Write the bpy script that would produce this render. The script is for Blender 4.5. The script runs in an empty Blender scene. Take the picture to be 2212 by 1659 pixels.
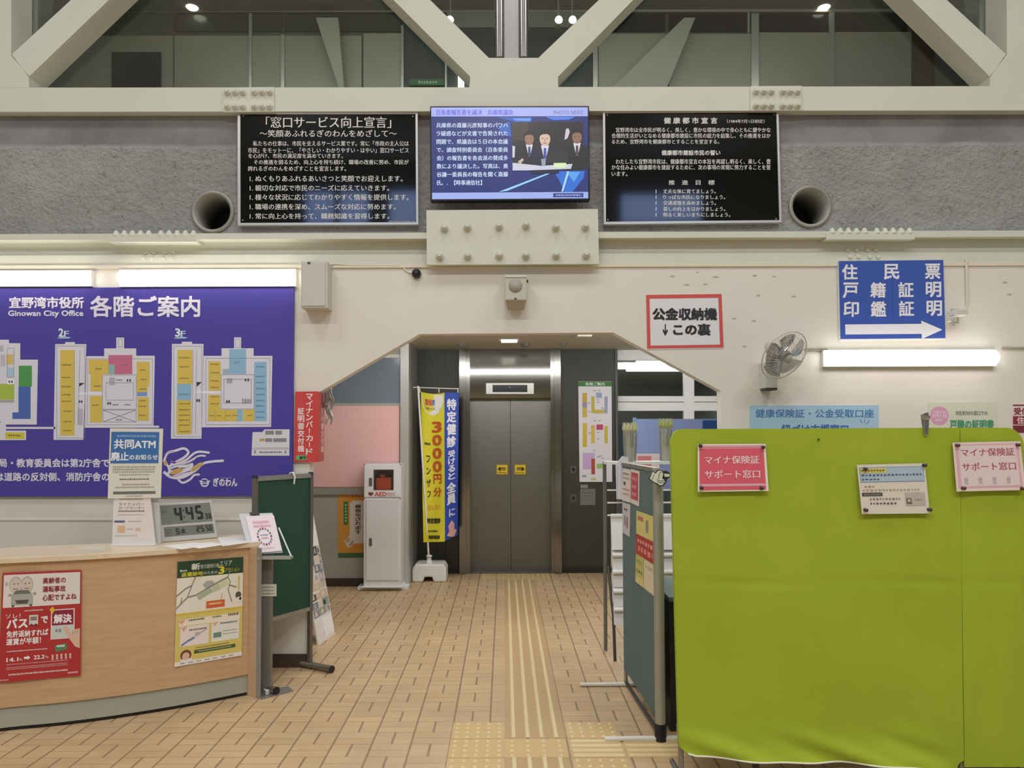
import bpy, bmesh, math, random
from mathutils import Vector, Matrix
random.seed(7)
S = bpy.context.scene
COL = S.collection
V = Vector
# ------------------------------------------------------------------ camera
F, W, H = 1600.0, 2212.0, 1659.0
CX, CY, PITCH, ROLL, EYE = 1089.0, 888.0, math.radians(2.0), math.radians(-0.2), 1.57
RM = Matrix.Rotation(math.pi/2 + PITCH, 3, 'X') @ Matrix.Rotation(ROLL, 3, 'Z')
cam = bpy.data.cameras.new('camera'); cam.sensor_width = 36; cam.lens = F*36/W
cam.shift_x = (W/2 - CX)/W; cam.shift_y = (CY - H/2)/W; cam.clip_start = 0.05
co = bpy.data.objects.new('camera', cam); COL.objects.link(co)
co.matrix_world = Matrix.Translation((0, 0, EYE)) @ RM.to_4x4()
S.camera = co
O = V((0, 0, EYE))
# ------------------------------------------------------------------ world, lights, exposure
S.view_settings.view_transform = 'Standard'; S.view_settings.look = 'None'
S.view_settings.exposure = 0.0; S.view_settings.gamma = 1.0; S.view_settings.use_curve_mapping = False
wd = bpy.data.worlds.new('world'); S.world = wd; wd.use_nodes = True
wd.node_tree.nodes['Background'].inputs[0].default_value = (0.95, 0.98, 1.03, 1)
wd.node_tree.nodes['Background'].inputs[1].default_value = 0.42
def area(name, loc, rot, sx, sy, power, color=(.98, .99, 1.0)):
    l = bpy.data.lights.new(name, 'AREA'); l.shape = 'RECTANGLE'; l.size = sx; l.size_y = sy
    l.energy = power; l.color = color
    o = bpy.data.objects.new(name, l); COL.objects.link(o); o.location = loc; o.rotation_euler = rot
    return o
for x in (-3.4, 0, 3.4):
    area('hall_ceiling_light', (x, 2.2, 7.4), (0, 0, 0), 1.3, 1.0, 62)
    area('hall_ceiling_light', (x, -2.05, 7.4), (math.radians(-14), 0, 0), 1.6, 0.55, 225)
area('office_ceiling_light', (2.0, 11.0, 2.55), (0, 0, 0), 2.4, 1.6, 110, (.95, 1, 1))
area('upstairs_ceiling_light', (0, 6.6, 6.3), (math.radians(30), 0, 0), 8.0, 0.5, 75, (1, .99, .93))
# ------------------------------------------------------------------ materials
def lin(c):
    return c/12.92 if c <= .04045 else ((c + .055)/1.055)**2.4
def rgb(h):
    h = h.lstrip('#'); return tuple(lin(int(h[i:i+2], 16)/255) for i in (0, 2, 4)) + (1.0,)
_m = {}
def C(h, rough=.55, metal=0.0, spec=.5):
    k = (h, rough, metal, spec)
    if k not in _m:
        m = bpy.data.materials.new('paint_' + h.lstrip('#')); m.use_nodes = True
        b = m.node_tree.nodes['Principled BSDF']
        b.inputs['Base Color'].default_value = rgb(h); b.inputs['Roughness'].default_value = rough
        b.inputs['Metallic'].default_value = metal; b.inputs['Specular IOR Level'].default_value = spec
        _m[k] = m
    return _m[k]
def E(h, s=1.0):
    k = ('E', h, s)
    if k not in _m:
        m = bpy.data.materials.new('glow_' + h.lstrip('#')); m.use_nodes = True
        b = m.node_tree.nodes['Principled BSDF']
        b.inputs['Base Color'].default_value = (0.02, 0.02, 0.02, 1); b.inputs['Roughness'].default_value = .3
        b.inputs['Emission Color'].default_value = rgb(h); b.inputs['Emission Strength'].default_value = s
        _m[k] = m
    return _m[k]
class NT:
    def __init__(s, name):
        s.m = bpy.data.materials.new(name); s.m.use_nodes = True; s.t = s.m.node_tree
        s.b = s.t.nodes['Principled BSDF']
    def n(s, t, **kw):
        x = s.t.nodes.new(t)
        for k, v in kw.items(): setattr(x, k, v)
        return x
    def l(s, a, b): s.t.links.new(a, b)
    def math(s, op, a, b=None, c=None):
        x = s.n('ShaderNodeMath', operation=op)
        for i, q in enumerate((a, b, c)):
            if q is None: continue
            if isinstance(q, (int, float)): x.inputs[i].default_value = q
            else: s.l(q, x.inputs[i])
        return x.outputs[0]
    def mix(s, f, a, b):
        x = s.n('ShaderNodeMix', data_type='RGBA')
        for i, q in ((0, f), (6, a), (7, b)):
            if isinstance(q, (int, float)): x.inputs[i].default_value = q
            elif isinstance(q, tuple): x.inputs[i].default_value = q
            else: s.l(q, x.inputs[i])
        return x.outputs[2]
    def pos(s):
        g = s.n('ShaderNodeNewGeometry'); x = s.n('ShaderNodeSeparateXYZ'); s.l(g.outputs['Position'], x.inputs[0])
        return g.outputs['Position'], x.outputs[0], x.outputs[1], x.outputs[2]
    def noise(s, vec, scale, detail=3, rough=.5):
        x = s.n('ShaderNodeTexNoise'); x.inputs['Scale'].default_value = scale
        x.inputs['Detail'].default_value = detail; x.inputs['Roughness'].default_value = rough
        s.l(vec, x.inputs['Vector']); return x.outputs[0]
    def mapr(s, v, a, b, c, d):
        x = s.n('ShaderNodeMapRange')
        for i, q in enumerate((a, b, c, d)): x.inputs[i+1].default_value = q
        s.l(v, x.inputs[0]); return x.outputs[0]
    def bump(s, h, strength, dist):
        x = s.n('ShaderNodeBump'); x.inputs['Strength'].default_value = strength; x.inputs['Distance'].default_value = dist
        s.l(h, x.inputs['Height']); s.l(x.outputs[0], s.b.inputs['Normal'])
    def rough(s, v): s.b.inputs['Roughness'].default_value = v
def mottled(name, h1, h2, scale, rough, bump=0, stretch=None, metal=0, bscale=None):
    n = NT(name); p, *_ = n.pos()
    if stretch:
        mp = n.n('ShaderNodeMapping'); mp.inputs['Scale'].default_value = stretch; n.l(p, mp.inputs[0]); p = mp.outputs[0]
    f = n.mapr(n.noise(p, scale, 4, .6), .3, .7, 0, 1)
    n.l(n.mix(f, rgb(h1), rgb(h2)), n.b.inputs['Base Color']); n.rough(rough); n.b.inputs['Metallic'].default_value = metal
    if bump: n.bump(n.noise(p, bscale or scale*6, 3), bump, .002)
    return n.m
M_WALL = mottled('wall_paint', '#e5e1d5', '#e1dccf', 1.5, .6, .05)
M_STEEL_CREAM = mottled('cream_steel_paint', '#d9dacb', '#d4d5c5', 2.0, .42)
M_STEEL_CREAM.node_tree.nodes['Principled BSDF'].inputs['Specular IOR Level'].default_value = .4
M_WOOD = mottled('maple_laminate', '#cba981', '#bf9b73', 5.0, .42, 0, (1.0, 1.0, 9.0))
M_TOP = mottled('maple_top', '#e3d2b4', '#d9c5a3', 5.0, .3, 0, (1, 9, 1))
M_LIME = mottled('lime_fabric', '#9fb22a', '#97a923', 3.0, .9, .25, None, 0, 900)
M_PART = mottled('partition_fabric', '#5f7473', '#596d6d', 6.0, .85, .2, None, 0, 700)
M_PINK = mottled('pink_felt', '#edc0ba', '#eabab4', 4.0, .9)
M_DARK = mottled('dark_olive_panel', '#3d3e32', '#38392e', 2.0, .5)
M_BOARDG = mottled('chalkboard_green', '#1d4a38', '#1a4433', 3.0, .7)
M_ALU = mottled('brushed_aluminium', '#a8a6a0', '#9c9a94', 30, .38, 0, (1, 1, .05), .7)
M_CHROME = C('#c9c9c9', .18, 1.0)
M_POLE = C('#8a8378', .3, .8)
M_WHITE = C('#ecebe6', .4); M_PAPER = C('#e9e6df', .75); M_BLACK = C('#15151a', .35)
M_DGREY = C('#3a3a3a', .5); M_GREY = C('#8d8c86', .5)
M_LAMP = E('#fff9f2', 10)
def steel():
    n = NT('brushed_stainless'); p, x, y, z = n.pos()
    mp = n.n('ShaderNodeMapping'); mp.inputs['Scale'].default_value = (1, 1, 60); n.l(p, mp.inputs[0])
    nz = n.noise(mp.outputs[0], 6, 4, .6)
    n.l(n.mix(nz, rgb('#807f79'), rgb('#8c8b85')), n.b.inputs['Base Color'])
    n.b.inputs['Metallic'].default_value = .95; n.l(n.mapr(nz, .3, .7, .11, .16), n.b.inputs['Roughness'])
    return n.m
M_STEEL = steel()
M_STEELD = mottled('satin_steel', '#777770', '#83837c', 6, .42, 0, (1, 1, 60), .85)
def concrete():
    n = NT('raw_concrete'); p, x, y, z = n.pos()
    big = n.noise(p, 1.6, 6, .7); fine = n.noise(p, 30, 5, .7); pit = n.noise(p, 22, 4, .65)
    c1 = n.mix(n.mapr(big, .3, .7, 0, 1), rgb('#bcbcb8'), rgb('#9c9c99'))
    c2 = n.mix(n.mapr(pit, .6, .72, 0, .7), c1, rgb('#7d776a'))
    zz = n.math('ADD', z, n.math('MULTIPLY', n.math('SUBTRACT', big, .5), .06))
    band = n.mapr(zz, 3.63, 3.66, 0, 1)
    c3 = n.mix(band, c2, n.mix(n.mapr(n.noise(p, 3.0, 3), .4, .65, 0, 1), rgb('#8e8c8c'), rgb('#7b7a7c')))
    n.l(c3, n.b.inputs['Base Color']); n.rough(.9)
    h = n.math('MULTIPLY', n.math('ADD', fine, n.math('MULTIPLY', pit, 1.4)), n.mapr(band, 0, 1, 1, .12))
    n.bump(h, 1.0, .028); return n.m
M_CONC = concrete()
def floor_mat():
    n = NT('paver_floor'); p, x, y, z = n.pos()
    u = n.math('DIVIDE', n.math('ADD', x, 20.084), .2)
    col = n.math('FLOOR', u); fu = n.math('FRACT', u)
    v = n.math('ADD', n.math('DIVIDE', n.math('ADD', y, 20), .3), n.math('MULTIPLY', n.math('MODULO', col, 2.0), .5))
    row = n.math('FLOOR', v); fv = n.math('FRACT', v)
    def near(a, c, w):   # 1 when |a-c|<w
        return n.math('LESS_THAN', n.math('ABSOLUTE', n.math('SUBTRACT', a, c)), w)
    jc = n.math('MAXIMUM', n.math('LESS_THAN', fu, .032), n.math('GREATER_THAN', fu, .978))
    lower = n.math('LESS_THAN', fv, .5)
    jm = n.math('MULTIPLY', near(fu, .505, .03), lower)
    jh = n.math('MAXIMUM', n.math('MAXIMUM', n.math('LESS_THAN', fv, .014), near(fv, .5, .014)), near(fv, .75, .012))
    comb = n.n('ShaderNodeCombineXYZ')
    n.l(n.math('ADD', col, n.math('MULTIPLY', n.math('MULTIPLY', n.math('GREATER_THAN', fu, .5), lower), .5)), comb.inputs[0])
    n.l(n.math('FLOOR', n.math('MULTIPLY', v, 4.0)), comb.inputs[1])
    wn = n.n('ShaderNodeTexWhiteNoise'); n.l(comb.outputs[0], wn.inputs[0])
    tile = n.mix(n.mapr(wn.outputs[0], 0, 1, 0, 1), rgb('#cbae86'), rgb('#c1a37b'))
    tile = n.mix(n.mapr(n.noise(p, 2.2, 4), .35, .7, 0, .5), tile, rgb('#ad9270'))
    c = n.mix(n.math('MULTIPLY', jh, .45), tile, rgb('#84684a'))
    c = n.mix(n.math('MULTIPLY', n.math('MAXIMUM', jc, jm), .7), c, rgb('#755b40'))
    n.l(c, n.b.inputs['Base Color'])
    n.l(n.mapr(n.noise(p, 9, 3), .3, .7, .34, .5), n.b.inputs['Roughness'])
    n.bump(n.math('SUBTRACT', 1.0, n.math('MAXIMUM', n.math('MAXIMUM', jc, jm), jh)), .35, .003)
    return n.m
M_FLOOR = floor_mat()
def glass_mat(name, tint=(1, 1, 1, 1), refl=1.0, haze=0.0, hz='#ffffff'):
    m = bpy.data.materials.new(name); m.use_nodes = True; t = m.node_tree; t.nodes.clear()
    o = t.nodes.new('ShaderNodeOutputMaterial'); tr = t.nodes.new('ShaderNodeBsdfTransparent'); gl = t.nodes.new('ShaderNodeBsdfGlossy')
    fr = t.nodes.new('ShaderNodeFresnel'); mx = t.nodes.new('ShaderNodeMixShader'); mu = t.nodes.new('ShaderNodeMath')
    tr.inputs[0].default_value = tint; gl.inputs['Roughness'].default_value = .03; mu.operation = 'MULTIPLY'; mu.inputs[1].default_value = refl
    t.links.new(fr.outputs[0], mu.inputs[0]); t.links.new(mu.outputs[0], mx.inputs[0])
    t.links.new(tr.outputs[0], mx.inputs[1]); t.links.new(gl.outputs[0], mx.inputs[2])
    out = mx.outputs[0]
    if haze:
        df = t.nodes.new('ShaderNodeBsdfDiffuse'); df.inputs[0].default_value = rgb(hz); m2 = t.nodes.new('ShaderNodeMixShader')
        m2.inputs[0].default_value = haze; t.links.new(out, m2.inputs[1]); t.links.new(df.outputs[0], m2.inputs[2]); out = m2.outputs[0]
    t.links.new(out, o.inputs[0]); return m
M_GLASS = glass_mat('clear_glass', (.86, .9, .87, 1), 1.2)
M_CLEARG = glass_mat('door_glass', (.98, .98, .98, 1), .8)
M_CLEARP = glass_mat('clear_plastic', (.96, .97, .94, 1), 1.5, .14)
M_BLADE = glass_mat('smoky_plastic', (.62, .62, .64, 1), 1.0, .45, '#8a8a8e')
# ------------------------------------------------------------------ geometry helpers
def ray(px, py): return RM @ V(((px - CX)/F, -(py - CY)/F, -1.0))
class Pl:                                   # a real plane in the room; at() = where a sight line meets it
    def __init__(s, p, n):
        s.p = V(p); s.n = V(n).normalized()
        if s.n.dot(O - s.p) < 0: s.n = -s.n
    def at(s, px, py, off=0.0):
        d = ray(px, py); t = (s.p - O).dot(s.n)/d.dot(s.n)
        return O + d*t + s.n*off
def FP(y): return Pl((0, y, 0), (0, -1, 0))
def HP(px, py, z):
    d = ray(px, py); t = (z - EYE)/d.z; return O + d*t
def G(px, py): return HP(px, py, 0.0)
def glyph(s, bold=0.0, _c={}):
    k = (s, bold)
    if k not in _c:
        c = bpy.data.curves.new('t', 'FONT'); c.body = s; c.offset = bold; c.resolution_u = 2
        o = bpy.data.objects.new('t', c); COL.objects.link(o); bpy.context.view_layer.update()
        me = o.to_mesh()
        vs = [(v.co.x, v.co.y) for v in me.vertices]; fs = [tuple(p.vertices) for p in me.polygons]
        o.to_mesh_clear(); bpy.data.objects.remove(o); bpy.data.curves.remove(c)
        _c[k] = (vs, fs)
    return _c[k]
class MB:
    def __init__(s): s.v = []; s.f = []; s.fm = []; s.mats = []; s.smooth = []
    def mi(s, m):
        if m not in s.mats: s.mats.append(m)
        return s.mats.index(m)
    def add(s, vs, fs, m, sm=False):
        b = len(s.v); i = s.mi(m); s.v += [V(q) for q in vs]
        for f in fs: s.f.append(tuple(b + k for k in f)); s.fm.append(i); s.smooth.append(sm)
        return s
    def poly(s, pts, m): return s.add(pts, [tuple(range(len(pts)))], m)
    def prism(s, pts, vec, m):
        n = len(pts); vec = V(vec); q = [V(p) for p in pts]
        fs = [tuple(range(n)), tuple(range(2*n - 1, n - 1, -1))] + [(i, n + i, n + (i + 1) % n, (i + 1) % n) for i in range(n)]
        return s.add(q + [p + vec for p in q], fs, m)
    def box(s, a, b, m):
        (x0, y0, z0), (x1, y1, z1) = a, b
        return s.prism([(x0, y0, z0), (x1, y0, z0), (x1, y0, z1), (x0, y0, z1)], (0, y1 - y0, 0), m)
    def pbox(s, pl, x0, y0, x1, y1, depth, m, off=0.0):      # a slab whose front face lies `off` in front of the plane
        pts = [pl.at(x, y, off) for x, y in ((x0, y1), (x1, y1), (x1, y0), (x0, y0))]
        return s.prism(pts, -pl.n*depth, m)
    def pquad(s, pl, q, depth, m, off=0.0):
        return s.prism([pl.at(x, y, off) for x, y in q], -pl.n*depth, m)
    def tube(s, path, r, m, n=10, r2=None):
        path = [V(p) for p in path]; k = len(path); vs = []; up = None
        for i, p in enumerate(path):
            t = (path[min(i + 1, k - 1)] - path[max(i - 1, 0)]).normalized()
            if up is None: up = V((0, 0, 1)) if abs(t.z) < .9 else V((1, 0, 0))
            a = t.cross(up).normalized(); b = a.cross(t).normalized(); up = b
            rr = r if r2 is None else r + (r2 - r)*i/(k - 1)
            vs += [p + (a*math.cos(2*math.pi*j/n) + b*math.sin(2*math.pi*j/n))*rr for j in range(n)]
        fs = [(i*n + j, i*n + (j + 1) % n, (i + 1)*n + (j + 1) % n, (i + 1)*n + j) for i in range(k - 1) for j in range(n)]
        s.add(vs, fs, m, True)
        s.add(vs[:n], [tuple(range(n))], m); s.add(vs[-n:], [tuple(range(n))], m); return s
    def lathe(s, prof, o, ax, m, n=24, caps=True):            # profile of (radius, height) along axis
        o = V(o); ax = V(ax).normalized(); a = ax.orthogonal().normalized(); b = ax.cross(a); vs = []
        for r, h in prof: vs += [o + ax*h + (a*math.cos(2*math.pi*j/n) + b*math.sin(2*math.pi*j/n))*r for j in range(n)]
        k = len(prof)
        fs = [(i*n + j, i*n + (j + 1) % n, (i + 1)*n + (j + 1) % n, (i + 1)*n + j) for i in range(k - 1) for j in range(n)]
        s.add(vs, fs, m, True)
        if caps:
            s.add(vs[:n], [tuple(range(n))], m); s.add(vs[-n:], [tuple(range(n))], m)
        return s
    def ring(s, o, ax, R, r, m, n=40, k=6):
        o = V(o); ax = V(ax).normalized(); a = ax.orthogonal().normalized(); b = ax.cross(a); vs = []
        for i in range(n):
            t = 2*math.pi*i/n; d = a*math.cos(t) + b*math.sin(t)
            vs += [o + d*(R + r*math.cos(2*math.pi*j/k)) + ax*(r*math.sin(2*math.pi*j/k)) for j in range(k)]
        fs = [(i*k + j, i*k + (j + 1) % k, ((i + 1) % n)*k + (j + 1) % k, ((i + 1) % n)*k + j) for i in range(n) for j in range(k)]
        return s.add(vs, fs, m, True)
    def build(s, name, parent=None, label=None, cat=None, group=None, kind=None, bevel=0):
        ws = V((0, 0, 0)); q = parent
        while q is not None: ws += q.location; q = q.parent
        xs = [v.x for v in s.v]; ys = [v.y for v in s.v]; zs = [v.z for v in s.v]
        org = V(((min(xs) + max(xs))/2, (min(ys) + max(ys))/2, min(zs)))
        me = bpy.data.meshes.new(name); me.from_pydata([v - org for v in s.v], [], s.f)
        for m in s.mats: me.materials.append(m)
        me.polygons.foreach_set('material_index', s.fm); me.polygons.foreach_set('use_smooth', s.smooth)
        bm = bmesh.new(); bm.from_mesh(me); bmesh.ops.recalc_face_normals(bm, faces=bm.faces[:]); bm.to_mesh(me); bm.free()
        o = bpy.data.objects.new(name, me); COL.objects.link(o); o.location = org - ws
        if parent is not None: o.parent = parent
        if bevel:
            bv = o.modifiers.new('bevel', 'BEVEL'); bv.width = bevel; bv.segments = 2; bv.limit_method = 'ANGLE'
        return tag(o, label, cat, group, kind)
def tag(o, label=None, cat=None, group=None, kind=None):
    if label: o['label'] = label
    if cat: o['category'] = cat
    if group: o['group'] = group
    if kind: o['kind'] = kind
    return o
def thing(name, loc, label, cat, group=None):
    o = bpy.data.objects.new(name, None); COL.objects.link(o); o.location = V(loc); o.empty_display_size = .05
    return tag(o, label, cat, group)
def copy_tree(o, delta, label=None, parent=None):
    c = o.copy(); COL.objects.link(c)
    if parent is not None: c.parent = parent
    else: c.location = o.location + V(delta)
    if label: c['label'] = label
    for ch in o.children: copy_tree(ch, (0, 0, 0), None, c)
    return c
def struct(mb, name, **k): return mb.build(name, kind='structure', **k)
class Art:                                   # flat printing laid on a plane, in photo pixels (affine) or 0..100 on a sheet (quad)
    def __init__(s, mb, pl, off=.0006, ox=0, oy=0, sc=1.0, quad=None, sy=None):
        s.mb, s.pl, s.off = mb, pl, off; s.ox, s.oy, s.sc, s.sy = ox, oy, sc, sy or sc
        s.q = [pl.at(*c) for c in quad] if quad else None
        s.k = 0
    def map(s, x, y, k):
        o = s.off + k*.00045 + (s.k % 10)*.00004
        if s.q:
            u, v = x/100, y/100; a, b, c, d = s.q
            return (a*(1 - u) + b*u)*(1 - v) + (d*(1 - u) + c*u)*v + s.pl.n*o
        return s.pl.at(s.ox + x*s.sc, s.oy + y*s.sy, o)
    def poly(s, pts, col, k=1):
        s.k += 1
        m = C(col, .6) if isinstance(col, str) else col
        s.mb.poly([s.map(x, y, k) for x, y in pts], m); return s
    def rect(s, x0, y0, x1, y1, col, k=1): return s.poly([(x0, y0), (x1, y0), (x1, y1), (x0, y1)], col, k)
    def frame(s, x0, y0, x1, y1, w, col, k=2):
        for r in ((x0, y0, x1, y0 + w), (x0, y1 - w, x1, y1), (x0, y0 + w, x0 + w, y1 - w), (x1 - w, y0 + w, x1, y1 - w)): s.rect(*r, col, k)
        return s
    def circ(s, x, y, rx, col, k=1, ry=None, n=28, a0=0, a1=360):
        ry = ry or rx
        return s.poly([(x + rx*math.cos(math.radians(a0 + (a1 - a0)*i/n)), y + ry*math.sin(math.radians(a0 + (a1 - a0)*i/n))) for i in range(n + (1 if a1 - a0 < 360 else 0))], col, k)
    def line(s, pts, w, col, k=2):
        s.k += 1
        m = C(col, .6) if isinstance(col, str) else col
        L = []; R = []; n = len(pts)
        for i in range(n):
            ax, ay = pts[max(i - 1, 0)]; bx, by = pts[min(i + 1, n - 1)]
            dx, dy = bx - ax, by - ay; d = math.hypot(dx, dy) or 1
            x, y = pts[i]; L.append((x - dy/d*w/2, y + dx/d*w/2)); R.append((x + dy/d*w/2, y - dx/d*w/2))
        vs = [s.map(x, y, k) for x, y in L + R]
        s.mb.add(vs, [(i, i + 1, n + i + 1, n + i) for i in range(n - 1)], m); return s
    def curve(s, pts, w, col, k=2, n=8):
        out = []; P = [pts[0]] + list(pts) + [pts[-1]]
        for i in range(1, len(P) - 2):
            for j in range(n):
                t = j/n; a, b, c, d = P[i-1:i+3]
                out.append(tuple(.5*((2*b[e]) + (c[e] - a[e])*t + (2*a[e] - 5*b[e] + 4*c[e] - d[e])*t*t + (3*b[e] - a[e] - 3*c[e] + d[e])*t**3) for e in (0, 1)))
        out.append(pts[-1]); return s.line(out, w, col, k)
    def txt(s, t, x0, y0, x1, y1, col, bold=0.0, k=3):
        m = C(col, .6) if isinstance(col, str) else col
        vs, fs = glyph(t)
        if not vs: return s
        ax = min(v[0] for v in vs); bx = max(v[0] for v in vs); ay = min(v[1] for v in vs); by = max(v[1] for v in vs)
        sx = (x1 - x0)/((bx - ax) or 1); sy = (y1 - y0)/((by - ay) or 1)
        d = bold*1.15                        # heavier strokes: the same glyph printed again, nudged
        for dx, dy in (((0, 0),) if not bold else ((-d, 0), (d, 0)) if bold < .018 else ((-d, -d), (d, d), (d, -d), (-d, d))):
            s.k += 1
            s.mb.add([s.map(x0 + (x + dx - ax)*sx, y1 - (y + dy - ay)*sy, k) for x, y in vs], fs, m)
        return s
    def vtxt(s, t, x0, y0, x1, y1, col, bold=0.0, k=3, fill=.86):
        h = (y1 - y0)/len(t)
        for i, c in enumerate(t):
            if c == 'ー':
                s.line([((x0 + x1)/2, y0 + h*i + h*.1), ((x0 + x1)/2, y0 + h*i + h*.85)], (x1 - x0)*.13, col, k)
            else: s.txt(c, x0, y0 + h*i + h*(1 - fill)/2, x1, y0 + h*(i + 1) - h*(1 - fill)/2, col, bold, k)
        return s
    def scrib(s, x0, y0, x1, y1, col, k=3, gap=.35, w=None):   # print too small to read: a row of tiny dashes
        x = x0; w = w or (y1 - y0)
        while x < x1 - w*.3:
            ww = min(w*random.uniform(.5, 1.1), x1 - x)
            dy = (y1 - y0)*random.uniform(0, .18); s.rect(x, y0 + dy, x + ww, y1 - (y1 - y0)*random.uniform(0, .18), col, k); x += ww + w*gap
        return s
def lerp(a, b, t): return a + (b - a)*t
# =================================================================== LARGE STRUCTURE
YW = 5.13                                     # front face of the hall wall
PW = FP(YW)
def wx(px, y=YW): return FP(y).at(px, 850).x
def wz(py, y=YW): return FP(y).at(1089, py).z
m = MB(); m.box((-9, -7, -.2), (9, 15, 0), M_FLOOR); struct(m, 'floor')
# wall with chamfered archway
zt = wz(572); pts = [(-9, 0), (-9, zt), (9, zt), (9, 0), (wx(1557), 0), (wx(1557), wz(846)), (wx(1326), wz(719)), (wx(906), wz(721)), (wx(670), wz(857)), (wx(670), 0)]
m = MB(); m.prism([(x, YW, z) for x, z in pts], (0, .1, 0), M_WALL)
a = Art(m, PW, .0003)
for x, y, w in ((1452, 597, 7), (1506, 588, 4), (1545, 598, 9), (1483, 615, 8), (1523, 614, 6), (1638, 638, 5), (1714, 640, 6), (1630, 595, 6), (1672, 597, 4), (1585, 688, 6), (1628, 693, 6), (2170, 610, 7), (2180, 636, 6), (1608, 748, 5)):
    a.poly([(x - w, y + 1), (x, y - 2), (x + w, y), (x + w*.4, y + 2.4)], '#b8af9b')
struct(m, 'wall_front')
m = MB(); m.box((-9, YW - .012, wz(578)), (9, YW, wz(572) + .004), C('#e2dac5', .45)); struct(m, 'trim_1')
m = MB(); m.box((-9, YW - .012, 0), (wx(670), YW, .09), C('#4a3d33', .5)); m.box((wx(1557), YW - .012, 0), (9, YW, .09), C('#4a3d33', .5)); struct(m, 'baseboard_front')
# steel floor beam: top flange, recessed web, bottom fascia
zc = wz(506); m = MB()
m.box((-9, 5.08, wz(519)), (9, 5.30, zc), M_STEEL_CREAM)
m.box((-9, 5.17, wz(548)), (9, 5.25, wz(519)), M_STEEL_CREAM)
m.box((-9, 5.135, zt + .005), (9, 5.26, wz(548)), M_STEEL_CREAM); struct(m, 'beam_floor')
# concrete slab edge, with two round openings
YC = 5.2; PC = FP(YC)
hz0, hz1 = zc, wz(239); holes = [(wx(456, YC), wz(456, YC)), (wx(1757, YC), wz(449, YC))]; RH = 42/(F/YC)
m = MB(); xs = [-9] + [q for h in holes for q in (h[0] - .22, h[0] + .22)] + [9]
hz1 = FP(YC).at(1089, 239).z + .05; hz0 -= .05
for i in (0, 2, 4): m.poly([(xs[i], YC, hz0), (xs[i+1], YC, hz0), (xs[i+1], YC, hz1), (xs[i], YC, hz1)], M_CONC)
for hx, hzc in holes:
    n = 40; ci = [(hx + RH*math.cos(2*math.pi*(i + .5)/n), hzc + RH*math.sin(2*math.pi*(i + .5)/n)) for i in range(n)]
    sq = []
    for x, z in ci:
        dx, dz = x - hx, z - hzc; tx = .22/abs(dx) if dx else 1e9; tz = ((hz1 - hzc) if dz > 0 else (hzc - hz0))/abs(dz) if dz else 1e9
        t = min(tx, tz); sq.append((hx + dx*t, hzc + dz*t))
    for cc in [(hx + sx*.22, z_) for sx in (-1, 1) for z_ in (hz0, hz1)]:
        sq[min(range(n), key=lambda i: (sq[i][0] - cc[0])**2 + (sq[i][1] - cc[1])**2)] = cc
    vs = [(x, YC, z) for x, z in ci] + [(x, YC, z) for x, z in sq]
    m.add(vs, [(i, (i + 1) % n, n + (i + 1) % n, n + i) for i in range(n)], M_CONC)
m.box((-9, YC + .45, hz0), (9, YC + .5, hz1), M_CONC)
struct(m, 'wall_upper')
for (hx, hzc), lab in zip(holes, ('round steel pipe sleeve in concrete, left of the plaques', 'round steel pipe sleeve in concrete, right of the plaques')):
    m = MB(); n = 40
    m.lathe([(RH*.99, .4), (RH*.93, .4), (RH*.93, -.012), (RH*1.12, -.012), (RH*1.12, -.001), (RH*.99, -.001)], (hx, YC, hzc), (0, 1, 0), C('#9a998f', .45, .3), n, False)
    m.lathe([(RH*.99, .38), (RH*.98, .40)], (hx, YC, hzc), (0, 1, 0), C('#2c2e35', .6), n, True)
    m.build('pipe_sleeve', label=lab, cat='pipe sleeve', group='pipe sleeves in the concrete')
# truss: bottom chord, gussets, diagonals, end columns
TD = .2
def trussp(pts, name, m_=M_STEEL_CREAM, y=YW, d=TD):
    q = MB(); q.prism([FP(y).at(*p) for p in pts], (0, d, 0), m_); return struct(q, name)
trussp([(-900, 190), (1014, 188.5), (1016, 166), (1056, 125), (1163, 125), (1205, 166), (1206, 188), (3100, 184), (3100, 237), (-900, 243)], 'beam_chord')
trussp([(682, -244), (1056, 125), (1016, 166), (606, -244)], 'beam_diagonal', d=.19)
trussp([(1548, -244), (1163, 125), (1205, 166), (1607, -244)], 'beam_diagonal', d=.19)
trussp([(418, -244), (25, 118), (62, 166), (489, -244)], 'beam_diagonal', d=.19)
trussp([(1780, -244), (2173, 117), (2139, 166), (1723, -244)], 'beam_diagonal', d=.19)
trussp([(-900, -244), (3100, -244), (3100, -300), (-900, -300)], 'beam_top_chord')
trussp([(-60, -244), (25, -244), (24, 120), (62, 164), (63, 189), (-60, 189)], 'column_left', d=.3)
trussp([(2290, -244), (2174, -244), (2175, 118), (2139, 164), (2138, 186), (2290, 186)], 'column_right', d=.3)
# hall shell behind the camera
m = MB(); m.box((-9, -7, 8.0), (9, 5.3, 8.2), C('#d5d2c8', .8)); struct(m, 'ceiling')
m = MB(); m.box((-9, -7, 0), (9, -6.8, 8.0), C('#7d7a70', .8)); struct(m, 'wall_back')
m = MB(); m.box((-9, 5.34, 6.3), (9, 5.355, 8.0), C('#bdb9ad', .8)); struct(m, 'wall_hall_top')
for i, (x0, x1) in enumerate(((-4.6, -3.95), (-3.8, -3.15), (-2.65, -1.95), (2.75, 4.6))):
    m = MB(); z0, z1 = (6.5, 7.3) if i < 3 else (6.55, 7.2)
    m.box((x0 - .04, -6.83, z0 - .04), (x1 + .04, -6.78, z1 + .04), C('#3c3f45', .4)); m.box((x0, -6.79, z0), (x1, -6.77, z1), E('#8ea4d6', 8))
    struct(m, 'window_%d' % (i + 10))
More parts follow.
